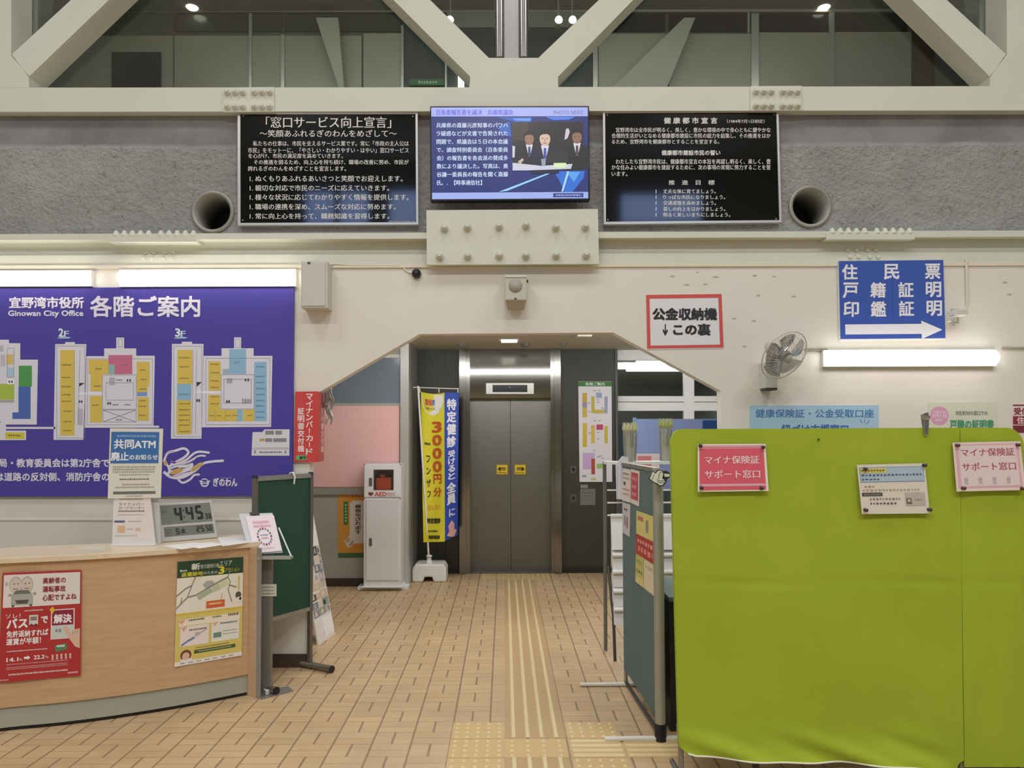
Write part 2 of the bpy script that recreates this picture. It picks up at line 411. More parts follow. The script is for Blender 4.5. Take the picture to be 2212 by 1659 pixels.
# ------------------------------------------------------------------ upstairs behind the truss
YU = 8.6; PU = FP(YU)
m = MB(); m.box((-9, 5.45, wz(236)), (9, 9.5, wz(225)), C('#8a8578', .8)); struct(m, 'floor_upper')
m = MB(); m.box((-9, 5.3, PU.at(1089, 28).z), (9, 9.5, PU.at(1089, 28).z + .1), C('#8d8a80', .8)); struct(m, 'ceiling_upper')
m = MB(); m.box((-9, YU, 3.9), (9, YU + .1, PU.at(1089, 20).z), C('#5e5e54', .5)); struct(m, 'wall_upstairs')
def ubox(x0, y0, x1, y1, name, mat, off, d=.02, **k):
    q = MB(); q.pbox(PU, x0, y0, x1, y1, d, mat, off); return q.build(name, **k)
UW = C('#9b998c', .35); UD = C('#22262b', .15); UG = C('#b9b9b2', .3, .4)
m = MB()
for x0, x1, y0 in ((60, 376, 80), (379, 543, 80), (546, 610, 80), (616, 782, 80), (786, 868, 75), (1292, 1440, 76), (1444, 1622, 76), (1638, 1790, 73), (1798, 1965, 72)):
    m.pbox(PU, x0, y0, x1, 240, .03, UW, .03)
struct(m, 'wall_panelling')
m = MB()
for x0, x1 in ((378, 610), (616, 868), (1292, 1436), (1444, 1615), (1640, 1790), (1798, 1958)): m.pbox(PU, x0, 34, x1, 70, .02, UD if x0 > 1000 else C('#4b4c45', .2), .025)
m.pbox(PU, 872, 36, 1288, 240, .02, C('#4d5154', .15), .025); m.pbox(PU, 966, 30, 1280, 64, .02, C('#83827e', .4), .048); m.pbox(PU, 1972, 60, 2016, 240, .02, C('#3a2c20', .5), .025)
struct(m, 'window_1')
m = MB()
for x0, y0, x1, y1 in ((541, 34, 547, 240), (610, 80, 617, 240), (1620, 34, 1636, 240), (1788, 30, 1798, 240), (1612, 30, 1616, 76), (962, 110, 966, 240), (60, 24, 2100, 31), (1280, 100, 1290, 240), (868, 60, 873, 240)):
    m.pbox(PU, x0, y0, x1, y1, .03, UG, .055)
struct(m, 'trim_2')
ubox(247, 118, 352, 240, 'door_1', C('#20262c', .3), .06, .03, kind='structure')
m = MB(); m.pbox(PU, 886, 176, 960, 189.5, .03, C('#2d6a3c', .5), .06); Art(m, PU, .061).scrib(905, 180, 945, 186, '#9fc6a2', 1)
m.build('hanging_sign', label='green hanging sign upstairs behind the left truss diagonal', cat='sign')
m = MB(); m.pbox(PU, 990, 160, 1003, 200, .03, E('#fff4e0', 4), .06); m.build('light_panel', label='bright narrow light panel upstairs beside the central gusset', cat='light')
for p in (((682, 38), (730, 38), (744, 200), (735, 200)), ((1478, 38), (1502, 38), (1430, 215), (1296, 215))):  # pale slanted slabs standing in for reflections in the truss glass
    trussp(p, 'reflection_strip', C('#a5a399', .5), 8.42, .08)
for i, (x, y, lab) in enumerate(((972, 43, 'white spotlight glowing upstairs, left of the steel pipes'), (1207, 43, 'nearer of two white spotlights right of the steel pipes'), (1237, 43, 'farther of two white spotlights right of the steel pipes'))):
    c = FP(8.2).at(x, y); t = thing('spotlight', c, lab, 'spotlight', 'spotlights upstairs')
    q = MB(); q.lathe([(.0, -.03), (.036, -.022), (.042, 0)], c, (0, 1, 0), E('#fff6e6', 7), 20); q.build('lamp_face', t)
    q = MB(); q.lathe([(.045, 0), (.045, .1), (.03, .12)], c, (0, 1, 0), C('#cfcac0', .5), 20); q.tube([c + V((0, .06, .04)), c + V((0, .06, PU.at(1089, 28).z - c.z))], .008, M_GREY); q.build('lamp_body', t)
zc_u = PU.at(1089, 28).z
for x, lab in ((415, 'small recessed downlight upstairs at the left'), (1780, 'small recessed downlight upstairs at the right')):
    c = HP(x, 16, zc_u); q = MB(); q.lathe([(.06, -.012), (.07, -.001)], c, (0, 0, 1), E('#fff6e6', 5), 20); q.build('downlight', label=lab, cat='downlight', group='downlights upstairs')
m = MB(); m.box((-9, 5.36, wz(190, 5.36)), (9, 5.372, 6.4), M_GLASS); struct(m, 'window_2')
# polished twin pipe column above the gusset
c0 = FP(5.22); t = thing('steel_pipe_column', c0.at(1105, 124), 'polished steel twin pipes rising above the central gusset', 'pipe column')
for a_, b_ in ((1068, 1090), (1120, 1143)):
    r = (b_ - a_)/2/(F/5.22); p = c0.at((a_ + b_)/2, 124); q = MB(); q.tube([V((p.x, 5.24, p.z)), V((p.x, 5.24, 5.6))], r, C('#8d8989', .24, .9), 24); q.build('pipe', t)
q = MB(); p0 = c0.at(1088, 124); p1 = c0.at(1122, 124); q.box((p0.x, 5.24, p0.z), (p1.x, 5.26, 5.6), C('#8f8c8b', .35, .6)); q.build('cover_panel', t)
# ------------------------------------------------------------------ lobby behind the archway
ZL = 2.59; YE = 8.6; PE = FP(YE); YP = 7.88; PP = FP(YP)
m = MB(); m.box((-5, 5.23, ZL), (5, 9.0, ZL + .08), C('#cbc6b6', .7)); struct(m, 'ceiling_lobby')
m = MB(); xL = PP.at(866, 900).x
m.box((-5, YP, 0), (xL, YP + .1, ZL), C('#a9a59b', .5)); struct(m, 'wall_lobby')
m = MB(); m.box((-5, YP - .012, 0), (xL, YP, .085), C('#3a332c', .5)); struct(m, 'baseboard_lobby')
m = MB(); m.pbox(PP, 560, 772, 864, 872, .015, C('#76828e', .15), .016); struct(m, 'window_3')
m = MB(); m.pbox(PP, 560, 1053, 866, 1068, .03, C('#98958e', .4), .03); m.pbox(PP, 560, 871, 866, 877, .02, C('#a8a49c', .4), .02); m.pbox(PP, 560, 766, 866, 773, .02, C('#d5d1c6', .4), .02); struct(m, 'trim_3')
m = MB(); m.pbox(PP, 560, 877, 863, 1052, .018, M_PINK, .02); m.build('notice_board', label='empty pale pink notice board on the left lobby wall', cat='notice board')
m = MB(); m.box((xL, YP - .05, 0), (PP.at(884, 900).x, YP + .1, ZL), C('#b4b2ab', .35, .2)); m.box((PP.at(884, 900).x - .02, YP + .1, 0), (PP.at(884, 900).x, YE, ZL), C('#8b8a82', .4)); struct(m, 'column_lobby')
m = MB(); x0, x1 = PE.at(893, 900).x - .15, PE.at(995, 900).x
m.box((x0, YE, 0), (x1, YE + .1, ZL), M_DARK)
m.box((PE.at(963, 900).x - .003, YE - .004, 0), (PE.at(963, 900).x + .003, YE, ZL), C('#23231c', .5))
struct(m, 'wall_elevator_left')
m = MB(); m.box((PE.at(1208, 900).x, YE, 0), (PE.at(1328, 900).x, YE + .1, ZL), M_DARK); struct(m, 'wall_elevator_right')
m = MB(); m.box((x0, YE - .01, 0), (x1, YE, .07), C('#2a2a22', .4)); m.box((PE.at(1212, 900).x, YE - .01, 0), (PE.at(1328, 900).x, YE, .07), C('#2a2a22', .4)); struct(m, 'baseboard_elevator')
# elevator
ex = lambda px: PE.at(px, 950).x; ez = lambda py: PE.at(1100, py).z
t = thing('elevator', (ex(1103), YE, 0), 'stainless steel elevator with closed double doors and black indicator above', 'elevator')
q = MB(); q.box((ex(993), YE - .08, 0), (ex(1007), YE + .16, ZL), M_STEEL); q.box((ex(1007), YE - .03, 0), (ex(1015.5), YE + .16, ZL), M_STEEL); q.build('jamb', t)
q = MB(); q.box((ex(1197), YE - .08, 0), (ex(1211), YE + .16, ZL), M_STEEL); q.box((ex(1189.5), YE - .03, 0), (ex(1197), YE + .16, ZL), M_STEEL); q.build('jamb', t)
q = MB(); zt_ = ez(860); n = 14                                   # transom, softly bowed
xs_ = (ex(1015.5), ex(1189.5)); vs = []
for i in range(n + 1):
    z = zt_ + (ZL - zt_)*i/n; y = YE - .02 - .018*math.sin(math.pi*i/n) - (.02*max(0, (i/n - .75))*4*.5)
    vs += [(xs_[0], y, z), (xs_[1], y, z)]
q.add(vs, [(2*i, 2*i + 1, 2*i + 3, 2*i + 2) for i in range(n)], M_STEEL, True)
q.box((xs_[0], YE - .019, zt_), (xs_[1], YE + .12, zt_ + .01), M_STEEL); q.build('transom', t)
YD = YE + .1
for a_, b_ in ((1012, 1102.4), (1103.6, 1194)):
    q = MB(); q.box((ex(a_), YD, .0), (ex(b_), YD + .03, zt_ + .02), M_STEELD); q.build('door', t)
q = MB(); q.box((ex(1012), YD + .01, 0), (ex(1194), YD + .1, zt_), M_BLACK); q.build('door_gap', t)
q = MB(); q.box((ex(1015), YE - .02, 0), (ex(1190), YD, .006), C('#7d7a72', .4, .6)); q.build('sill', t)
PI_ = FP(YE - .05); q = MB(); q.pbox(PI_, 1050, 827.6, 1153, 851, .03, C('#d9d7d0', .3, .2)); ip = q.build('indicator', t)
q = MB(); q.pbox(PI_, 1064, 831.5, 1139, 847, .01, C('#101012', .2), .003); Art(q, PI_, .0034).circ(1101, 837, 1.1, '#d0d0d0'); q.build('display', ip)
PD = FP(YD)
for a_, s_ in ((1072, -1), (1111, 1)):
    q = MB(); q.pbox(PD, a_, 1003, a_ + 25.5, 1025.5, .001, C('#e2c432', .5), .0015); A = Art(q, PD, .0015)
    cx_ = a_ + 12.7
    A.frame(a_, 1003, a_ + 25.5, 1025.5, 1.2, '#8f7a1e')
    A.poly([(cx_ - 7*s_, 1010), (cx_ + 4*s_, 1010), (cx_ + 4*s_, 1007.5), (cx_ + 10*s_, 1013), (cx_ + 4*s_, 1018.5), (cx_ + 4*s_, 1016), (cx_ - 7*s_, 1016)], '#3a3010', 2)
    A.poly([(cx_ - 6*s_, 1012), (cx_ + 3*s_, 1012), (cx_ + 3*s_, 1015), (cx_ - 6*s_, 1015)], '#b58f2a', 3)
    A.scrib(a_ + 3, 1020, a_ + 22, 1022.5, '#5b4d18')
    q.build('warning_sticker', label='yellow square warning sticker with black arrow on the %s elevator door' % ('left' if s_ < 0 else 'right'), cat='sticker', group='arrow stickers on the elevator doors')
for y_, lab in ((1010, 'small black call button, upper, on dark wall beside elevator'), (1072, 'small black key switch, lower, on dark wall beside elevator')):
    q = MB(); q.pbox(PE, 1233, y_ - 3, 1244, y_ + 12, .004, C('#6f6d66', .4, .5), .004)
    q.pbox(PE, 1235.5, y_, 1241.5, y_ + 8, .004, M_BLACK, .008); q.build('call_button', label=lab, cat='button')
# lobby ceiling fittings
for x, y, w, lab, mm in ((1100, 735, .085, 'white rectangular light fitting on the lobby ceiling', E('#fff6e8', 1.4)), (1262, 725, .07, 'small pale ceiling plate beside the archway corner', C('#d8d2c2', .5))):
    c = HP(x, y, ZL); q = MB(); q.box((c.x - w, c.y - .07, ZL - .018), (c.x + w, c.y + .07, ZL), mm); q.build('ceiling_fitting', label=lab, cat='ceiling fitting')
for x, y, lab in ((997, 744, 'round smoke detector on lobby ceiling, left of the elevator centre'), (1135, 743, 'small round sensor on lobby ceiling above elevator doors'), (1216, 741, 'small dark sensor on lobby ceiling, right of the elevator')):
    c = HP(x, y, ZL); q = MB(); q.lathe([(.02, -.035), (.045, -.02), (.05, 0)], c, (0, 0, 1), C('#77736a', .5), 20); q.build('ceiling_sensor', label=lab, cat='sensor', group='sensors on the lobby ceiling')
m = MB(); c = HP(0, 735, ZL)
m.box((-1.3, 6.4, ZL - .085), (1.1, 6.56, ZL - .001), E('#fafbff', 21.0)); m.build('ceiling_light', label='long fluorescent ceiling light over the elevator lobby', cat='ceiling light')
m = MB(); m.box((1.45, 7.2, ZL - .08), (2.7, 7.36, ZL - .001), E('#fafbff', 17.0)); m.build('ceiling_light', label='added unseen lamp brightening the lobby in front of the office window', cat='ceiling light')  # extra lamp, out of view, added to brighten window frames and lobby
# office window right of elevator
YO = 8.75; PO = FP(YO); WF = C('#e8e9e6', .35)
m = MB()
for x0, y0, x1, y1 in ((1329, 752, 1700, 779), (1476, 752, 1498, 990), (1329, 856, 1700, 868), (1329, 869.5, 1700, 887.5), (1485, 880, 1492, 1000)): m.pbox(PO, x0, y0, x1, y1, .06, WF, .028 + .003*((int(x0) + int(y0)) % 7))
struct(m, 'trim_4')
m = MB(); m.box((PO.at(1329, 900).x, YO + .01, 0), (3.4, YO + .02, ZL), M_GLASS); struct(m, 'window_4')
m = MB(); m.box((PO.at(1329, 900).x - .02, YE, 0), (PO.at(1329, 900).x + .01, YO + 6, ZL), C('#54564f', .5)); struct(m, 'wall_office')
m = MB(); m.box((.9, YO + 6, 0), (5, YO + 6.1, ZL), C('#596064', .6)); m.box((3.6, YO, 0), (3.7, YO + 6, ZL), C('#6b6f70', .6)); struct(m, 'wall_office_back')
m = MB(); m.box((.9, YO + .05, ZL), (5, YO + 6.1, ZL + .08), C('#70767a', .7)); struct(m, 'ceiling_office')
for x0, x1, y, lab in ((1374, 1470, 783, 'nearest fluorescent tube seen through the office window'), (1353, 1470, 799, 'middle fluorescent tube seen through the office window'), (1349, 1459, 836, 'farthest fluorescent tube seen through the office window')):
    a_ = HP(x0, y, ZL - .03); b_ = HP(x1, y, ZL - .03); q = MB(); q.tube([a_, b_], .024, E('#f4fbff', 7), 10); q.box((a_.x, a_.y - .03, ZL - .012), (b_.x, a_.y + .03, ZL), M_WHITE)
    q.build('fluorescent_tube', label=lab, cat='light', group='tubes in the office ceiling')
# =================================================================== BIG THINGS
# tactile guide strips set in the floor
M_TAC = C('#dac595', .45); M_TACB = C('#b4966c', .6); M_TACB2 = C('#c8a974', .55)
t = thing('tactile_guide_path', G(1120, 1400), 'beige tactile guide path of four raised bars leading to the elevator', 'tactile paving')
yA, yB = G(1150, 1595).y, G(1120, 1253).y
xs_ = [lerp(G(a_, 1594).x, G(b_, 1254).x, .5) for a_, b_ in ((1109, 1099), (1139.5, 1114), (1170, 1128.5), (1202.5, 1143))]
q = MB(); q.box((xs_[0] - .045, yA, .0), (xs_[3] + .05, yB, .0015), M_TACB); q.build('base_strip', t)
for x in xs_:
    q = MB(); q.prism([(x - .0125, yA, .001), (x + .0125, yA, .001), (x + .008, yA, .006), (x - .008, yA, .006)], (0, yB - yA, 0), M_TAC); q.build('raised_bar', t)
def dots(x0, x1, y0, y1, nx, ny, lab):
    q = MB(); q.box((x0 + .004, y0 + .004, 0), (x1 - .004, y1 - .004, .002), M_TACB2)
    for i in range(nx):
        for j in range(ny):
            c = (lerp(x0, x1, (i + .5)/nx), lerp(y0, y1, (j + .5)/ny), .0015); q.lathe([(.012, 0), (.009, .004), (.002, .005)], c, (0, 0, 1), M_TAC, 10)
    q.build('tactile_warning_tile', label=lab, cat='tactile paving', group='dotted warning tiles')
def bars(x0, x1, y0, y1, alongx, lab):
    q = MB(); q.box((x0 + .004, y0 + .004, 0), (x1 - .004, y1 - .004, .002), M_TACB if not alongx else M_TACB2)
    for i in range(4):
        if alongx:
            y = lerp(y0, y1, (i + .5)/4); q.prism([(x0 + .012, y - .0125, .001), (x0 + .012, y + .0125, .001), (x0 + .012, y + .008, .006), (x0 + .012, y - .008, .006)], (x1 - x0 - .024, 0, 0), M_TAC)
        else:
            x = xs_[i]; q.prism([(x - .0125, y0, .001), (x + .0125, y0, .001), (x + .008, y0, .006), (x - .008, y0, .006)], (0, y1 - y0, 0), M_TAC)
    q.build('tactile_bar_tile', label=lab, cat='tactile paving', group='barred guide tiles')
xl0, xl1 = G(972, 1598).x, G(1090, 1598).x; xc0, xc1 = xs_[0] - .05, xs_[3] + .05; xr0, xr1 = max(G(1214, 1600).x, xs_[3] + .056), G(1342, 1600).x; xr2 = xr1 + .3
yr = [G(1100, y).y for y in (1561, 1597, 1638, 1690)]
dots(xl0, xl1, yr[1] + .002, yr[0], 5, 4, 'dotted tactile tile left of the bars, farthest of three')
dots(xl0, xl1, yr[2], yr[1], 5, 4, 'dotted tactile tile left of the bars, middle of three')
dots(xl0, xl1, yr[3], yr[2], 5, 4, 'dotted tactile tile left of the bars, nearest of three')
dots(xc0, xc1, yr[2], yr[1], 4, 4, 'dotted tactile tile in line with the four bars')
bars(xc0, xc1, yr[3], yr[2], False, 'lengthwise barred tile at the bottom edge, below the dotted tile')
dots(xr0, xr1, yr[1] + .002, yr[0], 5, 4, 'dotted tactile tile right of the bars, beside the partition foot')
bars(xr0, xr1, yr[2], yr[1], True, 'crosswise barred tile right of the bars, left one of the pair')
bars(xr1, xr2, yr[2], yr[1], True, 'crosswise barred tile next to the green screen leg')
dots(xr0, xr1, yr[3], yr[2], 5, 4, 'dotted tactile tile right of the bars at the bottom edge')
dots(ex(1040), ex(1185), G(1100, 1252).y, G(1100, 1240).y, 14, 4, 'dotted tactile strip in front of the elevator doors')
# reception desk
C0 = [V((-4.0, 3.93, 0)), V((-3.6, 3.86, 0)), V((-3.25, 3.835, 0)), V((-2.95, 3.87, 0))] + [G(x, y) for x, y in ((0, 1583), (130, 1570), (260, 1553), (400, 1530), (535, 1503.5))]
def smooth(P, n=6):
    Q = [P[0]*2 - P[1]] + P + [P[-1]*2 - P[-2]]; out = []
    for i in range(1, len(Q) - 2):
        a, b, c, d = Q[i-1:i+3]
        for j in range(n):
            t = j/n; out.append(.5*(2*b + (c - a)*t + (2*a - 5*b + 4*c - d)*t*t + (3*b - a - 3*c + d)*t**3))
    return out + [P[-1]]
CV = smooth(C0)
def off(P, d):
    out = []
    for i, p in enumerate(P):
        t_ = (P[min(i + 1, len(P) - 1)] - P[max(i - 1, 0)]).normalized(); out.append(p + V((t_.y, -t_.x, 0))*d)
    return out
def strip(q, A_, B_, z0, z1, mat):           # closed wall between two plan curves
    n = len(A_); vs = [V((p.x, p.y, z0)) for p in A_] + [V((p.x, p.y, z1)) for p in A_] + [V((p.x, p.y, z0)) for p in B_] + [V((p.x, p.y, z1)) for p in B_]
    fs = []
    for i in range(n - 1):
        fs += [(i, i + 1, n + i + 1, n + i), (2*n + i, 3*n + i, 3*n + i + 1, 2*n + i + 1), (n + i, n + i + 1, 3*n + i + 1, 3*n + i), (i, 2*n + i, 2*n + i + 1, i + 1)]
    fs += [(0, n, 3*n, 2*n), (n - 1, 3*n - 1, 4*n - 1, 2*n - 1)]
    q.add(vs, fs, mat)
ZD = .93
t = thing('reception_desk', CV[30], 'curved maple reception desk with a grey kickboard and posters on its front', 'desk')
q = MB(); strip(q, off(CV, -.012), off(CV, -.05), .02, .13, C('#a6a796', .5)); q.build('kickboard', t)
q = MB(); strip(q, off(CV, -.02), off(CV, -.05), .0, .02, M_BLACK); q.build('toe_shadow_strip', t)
q = MB(); strip(q, CV, off(CV, -.03), .13, ZD - .03, M_WOOD); q.build('front_panel', t)
CT = CV[:-1] + [CV[-1], CV[-1] + (CV[-1] - CV[-2]).normalized()*.08]
q = MB(); strip(q, off(CT, .02), off(CT, -.43), ZD - .03, ZD, M_TOP); q.build('countertop', t, bevel=.004)
tg = (CV[-1] - CV[-3]).normalized(); inn = V((-tg.y, tg.x, 0)); A_ = CV[-1] + inn*-.005; B_ = G(563, 1510)
q = MB(); q.prism([A_, lerp(A_, B_, .62), lerp(A_, B_, .62) + inn*.42, A_ + inn*.42], (0, 0, ZD - .03), mottled('pale_maple_edge', '#c9ab8a', '#c0a07e', 5, .45, 0, (1, 1, 8))); q.build('end_panel', t)
q = MB(); q.prism([lerp(A_, B_, .62), B_, B_ + inn*.42, lerp(A_, B_, .62) + inn*.42], (0, 0, ZD - .03), C('#8f8b85', .45)); q.build('end_post', t)
def deskplane(x0, y0, x1, y1):
    def hit(px):                             # point of the desk curve under a pixel column
        d = ray(px, 1400)
        for i in range(len(CV) - 1):
            a, b = CV[i], CV[i+1]; den = d.x*(b.y - a.y) - d.y*(b.x - a.x)
            if abs(den) < 1e-9: continue
            s_ = (d.x*(-a.y) - d.y*(-a.x))/den*-1 if False else ((a.x*d.y - a.y*d.x))/den
            if -.02 <= s_ <= 1.02: return a + (b - a)*s_
    p, r = hit(x0), hit(x1); e = r - p; return Pl(p, (e.y, -e.x, 0))
# front posters on the desk
pl = deskplane(4, 0, 176, 0); Qd = ((7, 1237), (177, 1230), (175, 1458), (-2, 1474))
q = MB(); q.pquad(pl, Qd, .002, C('#b02f30', .5), .012); A = Art(q, pl, .0122, quad=Qd)
A.rect(2, 2, 98.5, 32, '#dfd8d0').scrib(4, 8, 9, 12, '#b9b0ac')
for cx_ in (17, 31): A.circ(cx_, 11.5, 8, '#b4a89e', 2, 7.6).circ(cx_, 12, 7.2, '#cfc2b4', 3, 6.8)
for cx_ in (15, 20, 29, 34): A.circ(cx_, 10.5, .9, '#6b625c', 4, .7)
A.line([(14, 15), (20, 15)], .7, '#7c6d64', 4).line([(28, 15), (34, 15)], .7, '#7c6d64', 4)
A.poly([(12, 30), (12, 23), (15, 16), (35, 16), (39, 23), (39, 30)], '#a9aba0', 3).poly([(15, 20), (17, 16.5), (33, 16.5), (36, 20)], '#6d6f68', 4)
A.poly([(17, 25.5), (34, 25.5), (32, 29), (19, 29)], '#57504a', 4).rect(13, 30, 16, 31.5, '#3a3835', 4).rect(35, 30, 38, 31.5, '#3a3835', 4)
A.circ(10.5, 20.5, 2, '#9a9c92', 4, 1.2).circ(41, 20, 2, '#9a9c92', 4, 1.2)
A.txt('高齢者の', 51, 6, 80, 11.5, '#8f2a35', .02).txt('運転事故', 51, 14, 80, 19.5, '#8f2a35', .02).txt('心配ですよね', 51, 22, 94, 27.5, '#8f2a35', .02)
A.txt('ソレ！', 6, 38, 24, 42, '#e9dcd8', .01).scrib(29, 35, 52, 36.5, '#e2c5c2').txt('バス', 8, 42.5, 33, 51, '#f2eae6', .03).txt('で', 50, 42, 58, 48, '#f2eae6', .03)
A.rect(35, 40, 46, 49, '#d8cfc8', 2).rect(36.5, 41.5, 44.5, 45, '#8c7a74', 3).circ(38, 49, 1.4, '#4a3532', 3, 1).circ(43.5, 49, 1.4, '#4a3532', 3, 1)
A.txt('免許返納すれば', 8, 53.5, 59, 59.5, '#f2eae6', .02).txt('運賃が半額！', 8, 60.5, 50, 66.5, '#f2eae6', .02)
A.rect(62, 36, 92, 64, '#e6cfca', 2).rect(63.5, 37, 90.5, 63, '#8a2038', 3).rect(63.5, 51, 90.5, 63, '#c9cdc8', 4).txt('解決', 66, 41, 88, 49, '#f1ebe6', .03, 5).scrib(68, 54, 75, 58, '#8b9490', 5)
A.poly([(60, 36), (64, 33), (67, 36.5), (64, 40)], '#d9b93a', 5)
A.poly([(78, 53), (81, 52), (84, 54), (88, 60), (92, 56), (99, 55), (99, 74), (93, 72), (86, 65), (80, 57)], '#d9b49a', 5)
for i in range(3): A.line([(90 + 3*i, 60), (90 + 3*i, 57)], .4, '#7a4a3c', 6)
A.poly([(67, 70), (82, 68), (83, 74), (69, 76)], '#57855a', 2).rect(70, 69.6, 80, 71.5, '#c6d6c4', 3)
A.scrib(9, 71.5, 59, 72.7, '#e6c9c4').txt('14.1', 9, 78, 23, 81.5, '#f2eae6', .02).txt('％', 24, 79, 28, 81.5, '#f2eae6').poly([(30, 78), (34, 78), (34, 77), (38, 79), (34, 81), (34, 80), (30, 80)], '#f2eae6', 3)
A.txt('22.2', 42, 77.5, 55, 81, '#f2eae6', .02).txt('％', 56, 78.5, 60, 81, '#f2eae6')
for i in range(5): A.circ(65 + 5.5*i, 79, 1.4, '#dcb7b0', 3, 1.1).rect(64 + 5.5*i, 80, 66.2 + 5.5*i, 83, '#dcb7b0', 3)
for y_ in (83.6, 86.5, 88): A.scrib(9, y_, 84, y_ + .9, '#dba9a5')
A.scrib(12, 92.5, 84, 94.3, '#e6c9c4').scrib(0, 97, 13, 98.6, '#dba9a5').rect(84, 95.5, 97, 97, '#d9a09c', 2)
q.build('poster', label='red and white bus-fare poster on the desk front, at the left', cat='poster')
pl = deskplane(380, 0, 524, 0); Qd = ((383, 1213), (525, 1202.5), (521, 1415), (376, 1440))
q = MB(); q.pquad(pl, Qd, .002, C('#e9e2d2', .5), .008); A = Art(q, pl, .0082, quad=Qd)
A.rect(0, 0, 100, 16, '#27442b').txt('新', 21, 3, 33, 9, '#dfe0d0', .03).txt('普天間飛行場', 34, 4.5, 62, 8.5, '#cfd3c0', .01).txt('エリア', 63, 2.5, 82, 7.5, '#dfe0d0', .01)
A.scrib(4, 8, 14, 10.5, '#cfd3c0').txt('返還跡地', 6, 11, 38, 15, '#cfc93a', .02).txt('のための', 39, 11.5, 60, 14.5, '#dfe0d0').txt('3', 62, 8, 70, 15, '#d8cf3c', .03).txt('アクション', 72, 10, 94, 14, '#cfc93a', .01)
for pts in (((0, 33), (12, 27), (22, 24), (27, 16)), ((22, 24), (16, 35), (0, 45)), ((16, 35), (28, 34), (62, 23), (76, 19), (80, 12)), ((76, 19), (80, 24), (77, 32), (83, 44)), ((78, 27), (90, 30)), ((8, 35), (6, 42))):
    A.line(pts, 1.3, '#8a8378', 2)
A.poly([(38, 24), (44, 21), (52, 21), (56, 24), (50, 27), (42, 28)], '#a9aea2', 2).poly([(30, 35), (50, 28), (54, 32), (33, 39)], '#a8b596', 2).poly([(52, 27.5), (62, 24.5), (65, 30), (55, 33)], '#bcc59a', 2).poly([(63, 24), (74, 20.5), (77, 26), (66, 29.5)], '#d3d3a6', 2)
A.rect(44, 41, 72, 48, '#d3642c', 3).scrib(48, 43, 68, 45, '#f0c9a8', 4).line([(66, 41), (68, 35)], .6, '#d3642c', 3).rect(92, 19, 95, 33, '#d3c272', 2)
A.circ(93, 38, 4.5, '#5b4d40', 3, 3.4).circ(94, 43, 4, '#e6e2dc', 3, 3).circ(96, 42, 1.8, '#1d1d1d', 4, 1.5)
A.rect(0, 51, 100, 96, '#d8c46a', 1).rect(0, 50, 100, 52, '#d9b94a', 2).rect(5, 56, 96, 62.5, '#ece2cd', 2).rect(7, 63, 49, 82, '#e9ddd6', 2).rect(53, 62, 95, 82, '#e4e3d6', 2)
A.scrib(18, 56.6, 42, 58.4, '#5a5148').scrib(54, 56.4, 68, 58.2, '#5a5148').scrib(78, 55.6, 94, 58.2, '#5a5148').scrib(20, 66, 46, 68, '#6e645e').scrib(66, 63.5, 92, 65.5, '#6e645e').rect(56, 73, 68, 78, '#6f8f7e', 3).scrib(70, 72, 92, 73, '#8d968c').scrib(70, 75, 92, 76, '#8d968c')
A.poly([(4, 57), (14, 56), (9, 61)], '#e0a98f', 3).poly([(8, 64), (17, 63), (12, 68)], '#e0a98f', 3).poly([(54, 63), (63, 62), (58, 67)], '#e0b98f', 3)
A.line([(9, 80), (20, 76), (30, 73), (46, 68)], .9, '#a3a09c', 3).line([(9, 81), (18, 77.5), (28, 75)], 1.2, '#5b78b8', 4).circ(32, 71.5, 4, '#b9b3ae', 3, 2)
A.rect(28, 87, 90, 90.5, '#47602c', 2).scrib(34, 88, 84, 89.4, '#a9b58a', 3).scrib(30, 84.4, 80, 85.6, '#8a7a34', 3)
A.circ(16, 90.5, 8, '#6a4334', 2, 5).circ(16, 91.5, 5.4, '#e0b79b', 3, 3.6).rect(8, 94, 25, 97.5, '#e8e2da', 3)
A.rect(0, 96, 100, 100, '#eae5dc', 2)
for i in range(7): A.scrib(8 + 12*i, 97.3, 15 + 12*i, 98.7, '#8e8a84', 3)
q.build('poster', label='green, white and yellow map poster on the desk front, near its right end', cat='poster')
# =================================================================== WALL THINGS
# floor guide board
PB = FP(YW - .025)
q = MB(); q.pquad(PB, ((-420, 624), (635, 619), (631, 1071), (-420, 1074)), .023, C('#4b429f', .42), 0)
A = Art(q, PB, .0005)
WT = '#e6e4f2'
A.txt('宜野湾市役所', 20.7, 642, 180.6, 665.5, WT, .024).txt('Ginowan City Office', 18.4, 671, 180, 686, WT, .02).txt('各階ご案内', 195.7, 640, 431.5, 684, WT, .018)
A.txt('局・教育委員会は第2庁舎で', -2, 991, 236, 1009, WT, .02).txt('は道路の反対側、消防庁舎の', -8, 1021, 236, 1039, WT, .02)
MW, MY, MBl, MPk, MLn = '#dcdbe4', '#d9be58', '#8fb9d6', '#c96d8c', '#8f8fa0'
B = Art(q, PB, .0005, 0, 690, .1869)
B.poly([(-800, 235), (105, 235), (105, 275), (235, 275), (235, 465), (440, 465), (425, 1215), (-800, 1215)], MW, 1)
for r, c_ in (((218, 535, 370, 775), '#4f9a52'), ((215, 775, 355, 1150), '#4a69b5'), ((145, 1075, 215, 1150), '#4a69b5'), ((-200, 745, 165, 925), '#a8bf4e'), ((75, 405, 155, 520), '#d6bf72'), ((80, 560, 160, 660), '#a9ccd6'), ((10, 410, 60, 540), '#c3bfca'), ((85, 690, 165, 750), '#f0eff4'), ((-100, 930, 165, 960), '#a9a7a0'), ((-60, 300, 40, 370), '#b9b7c4')): B.rect(*r, c_, 2)
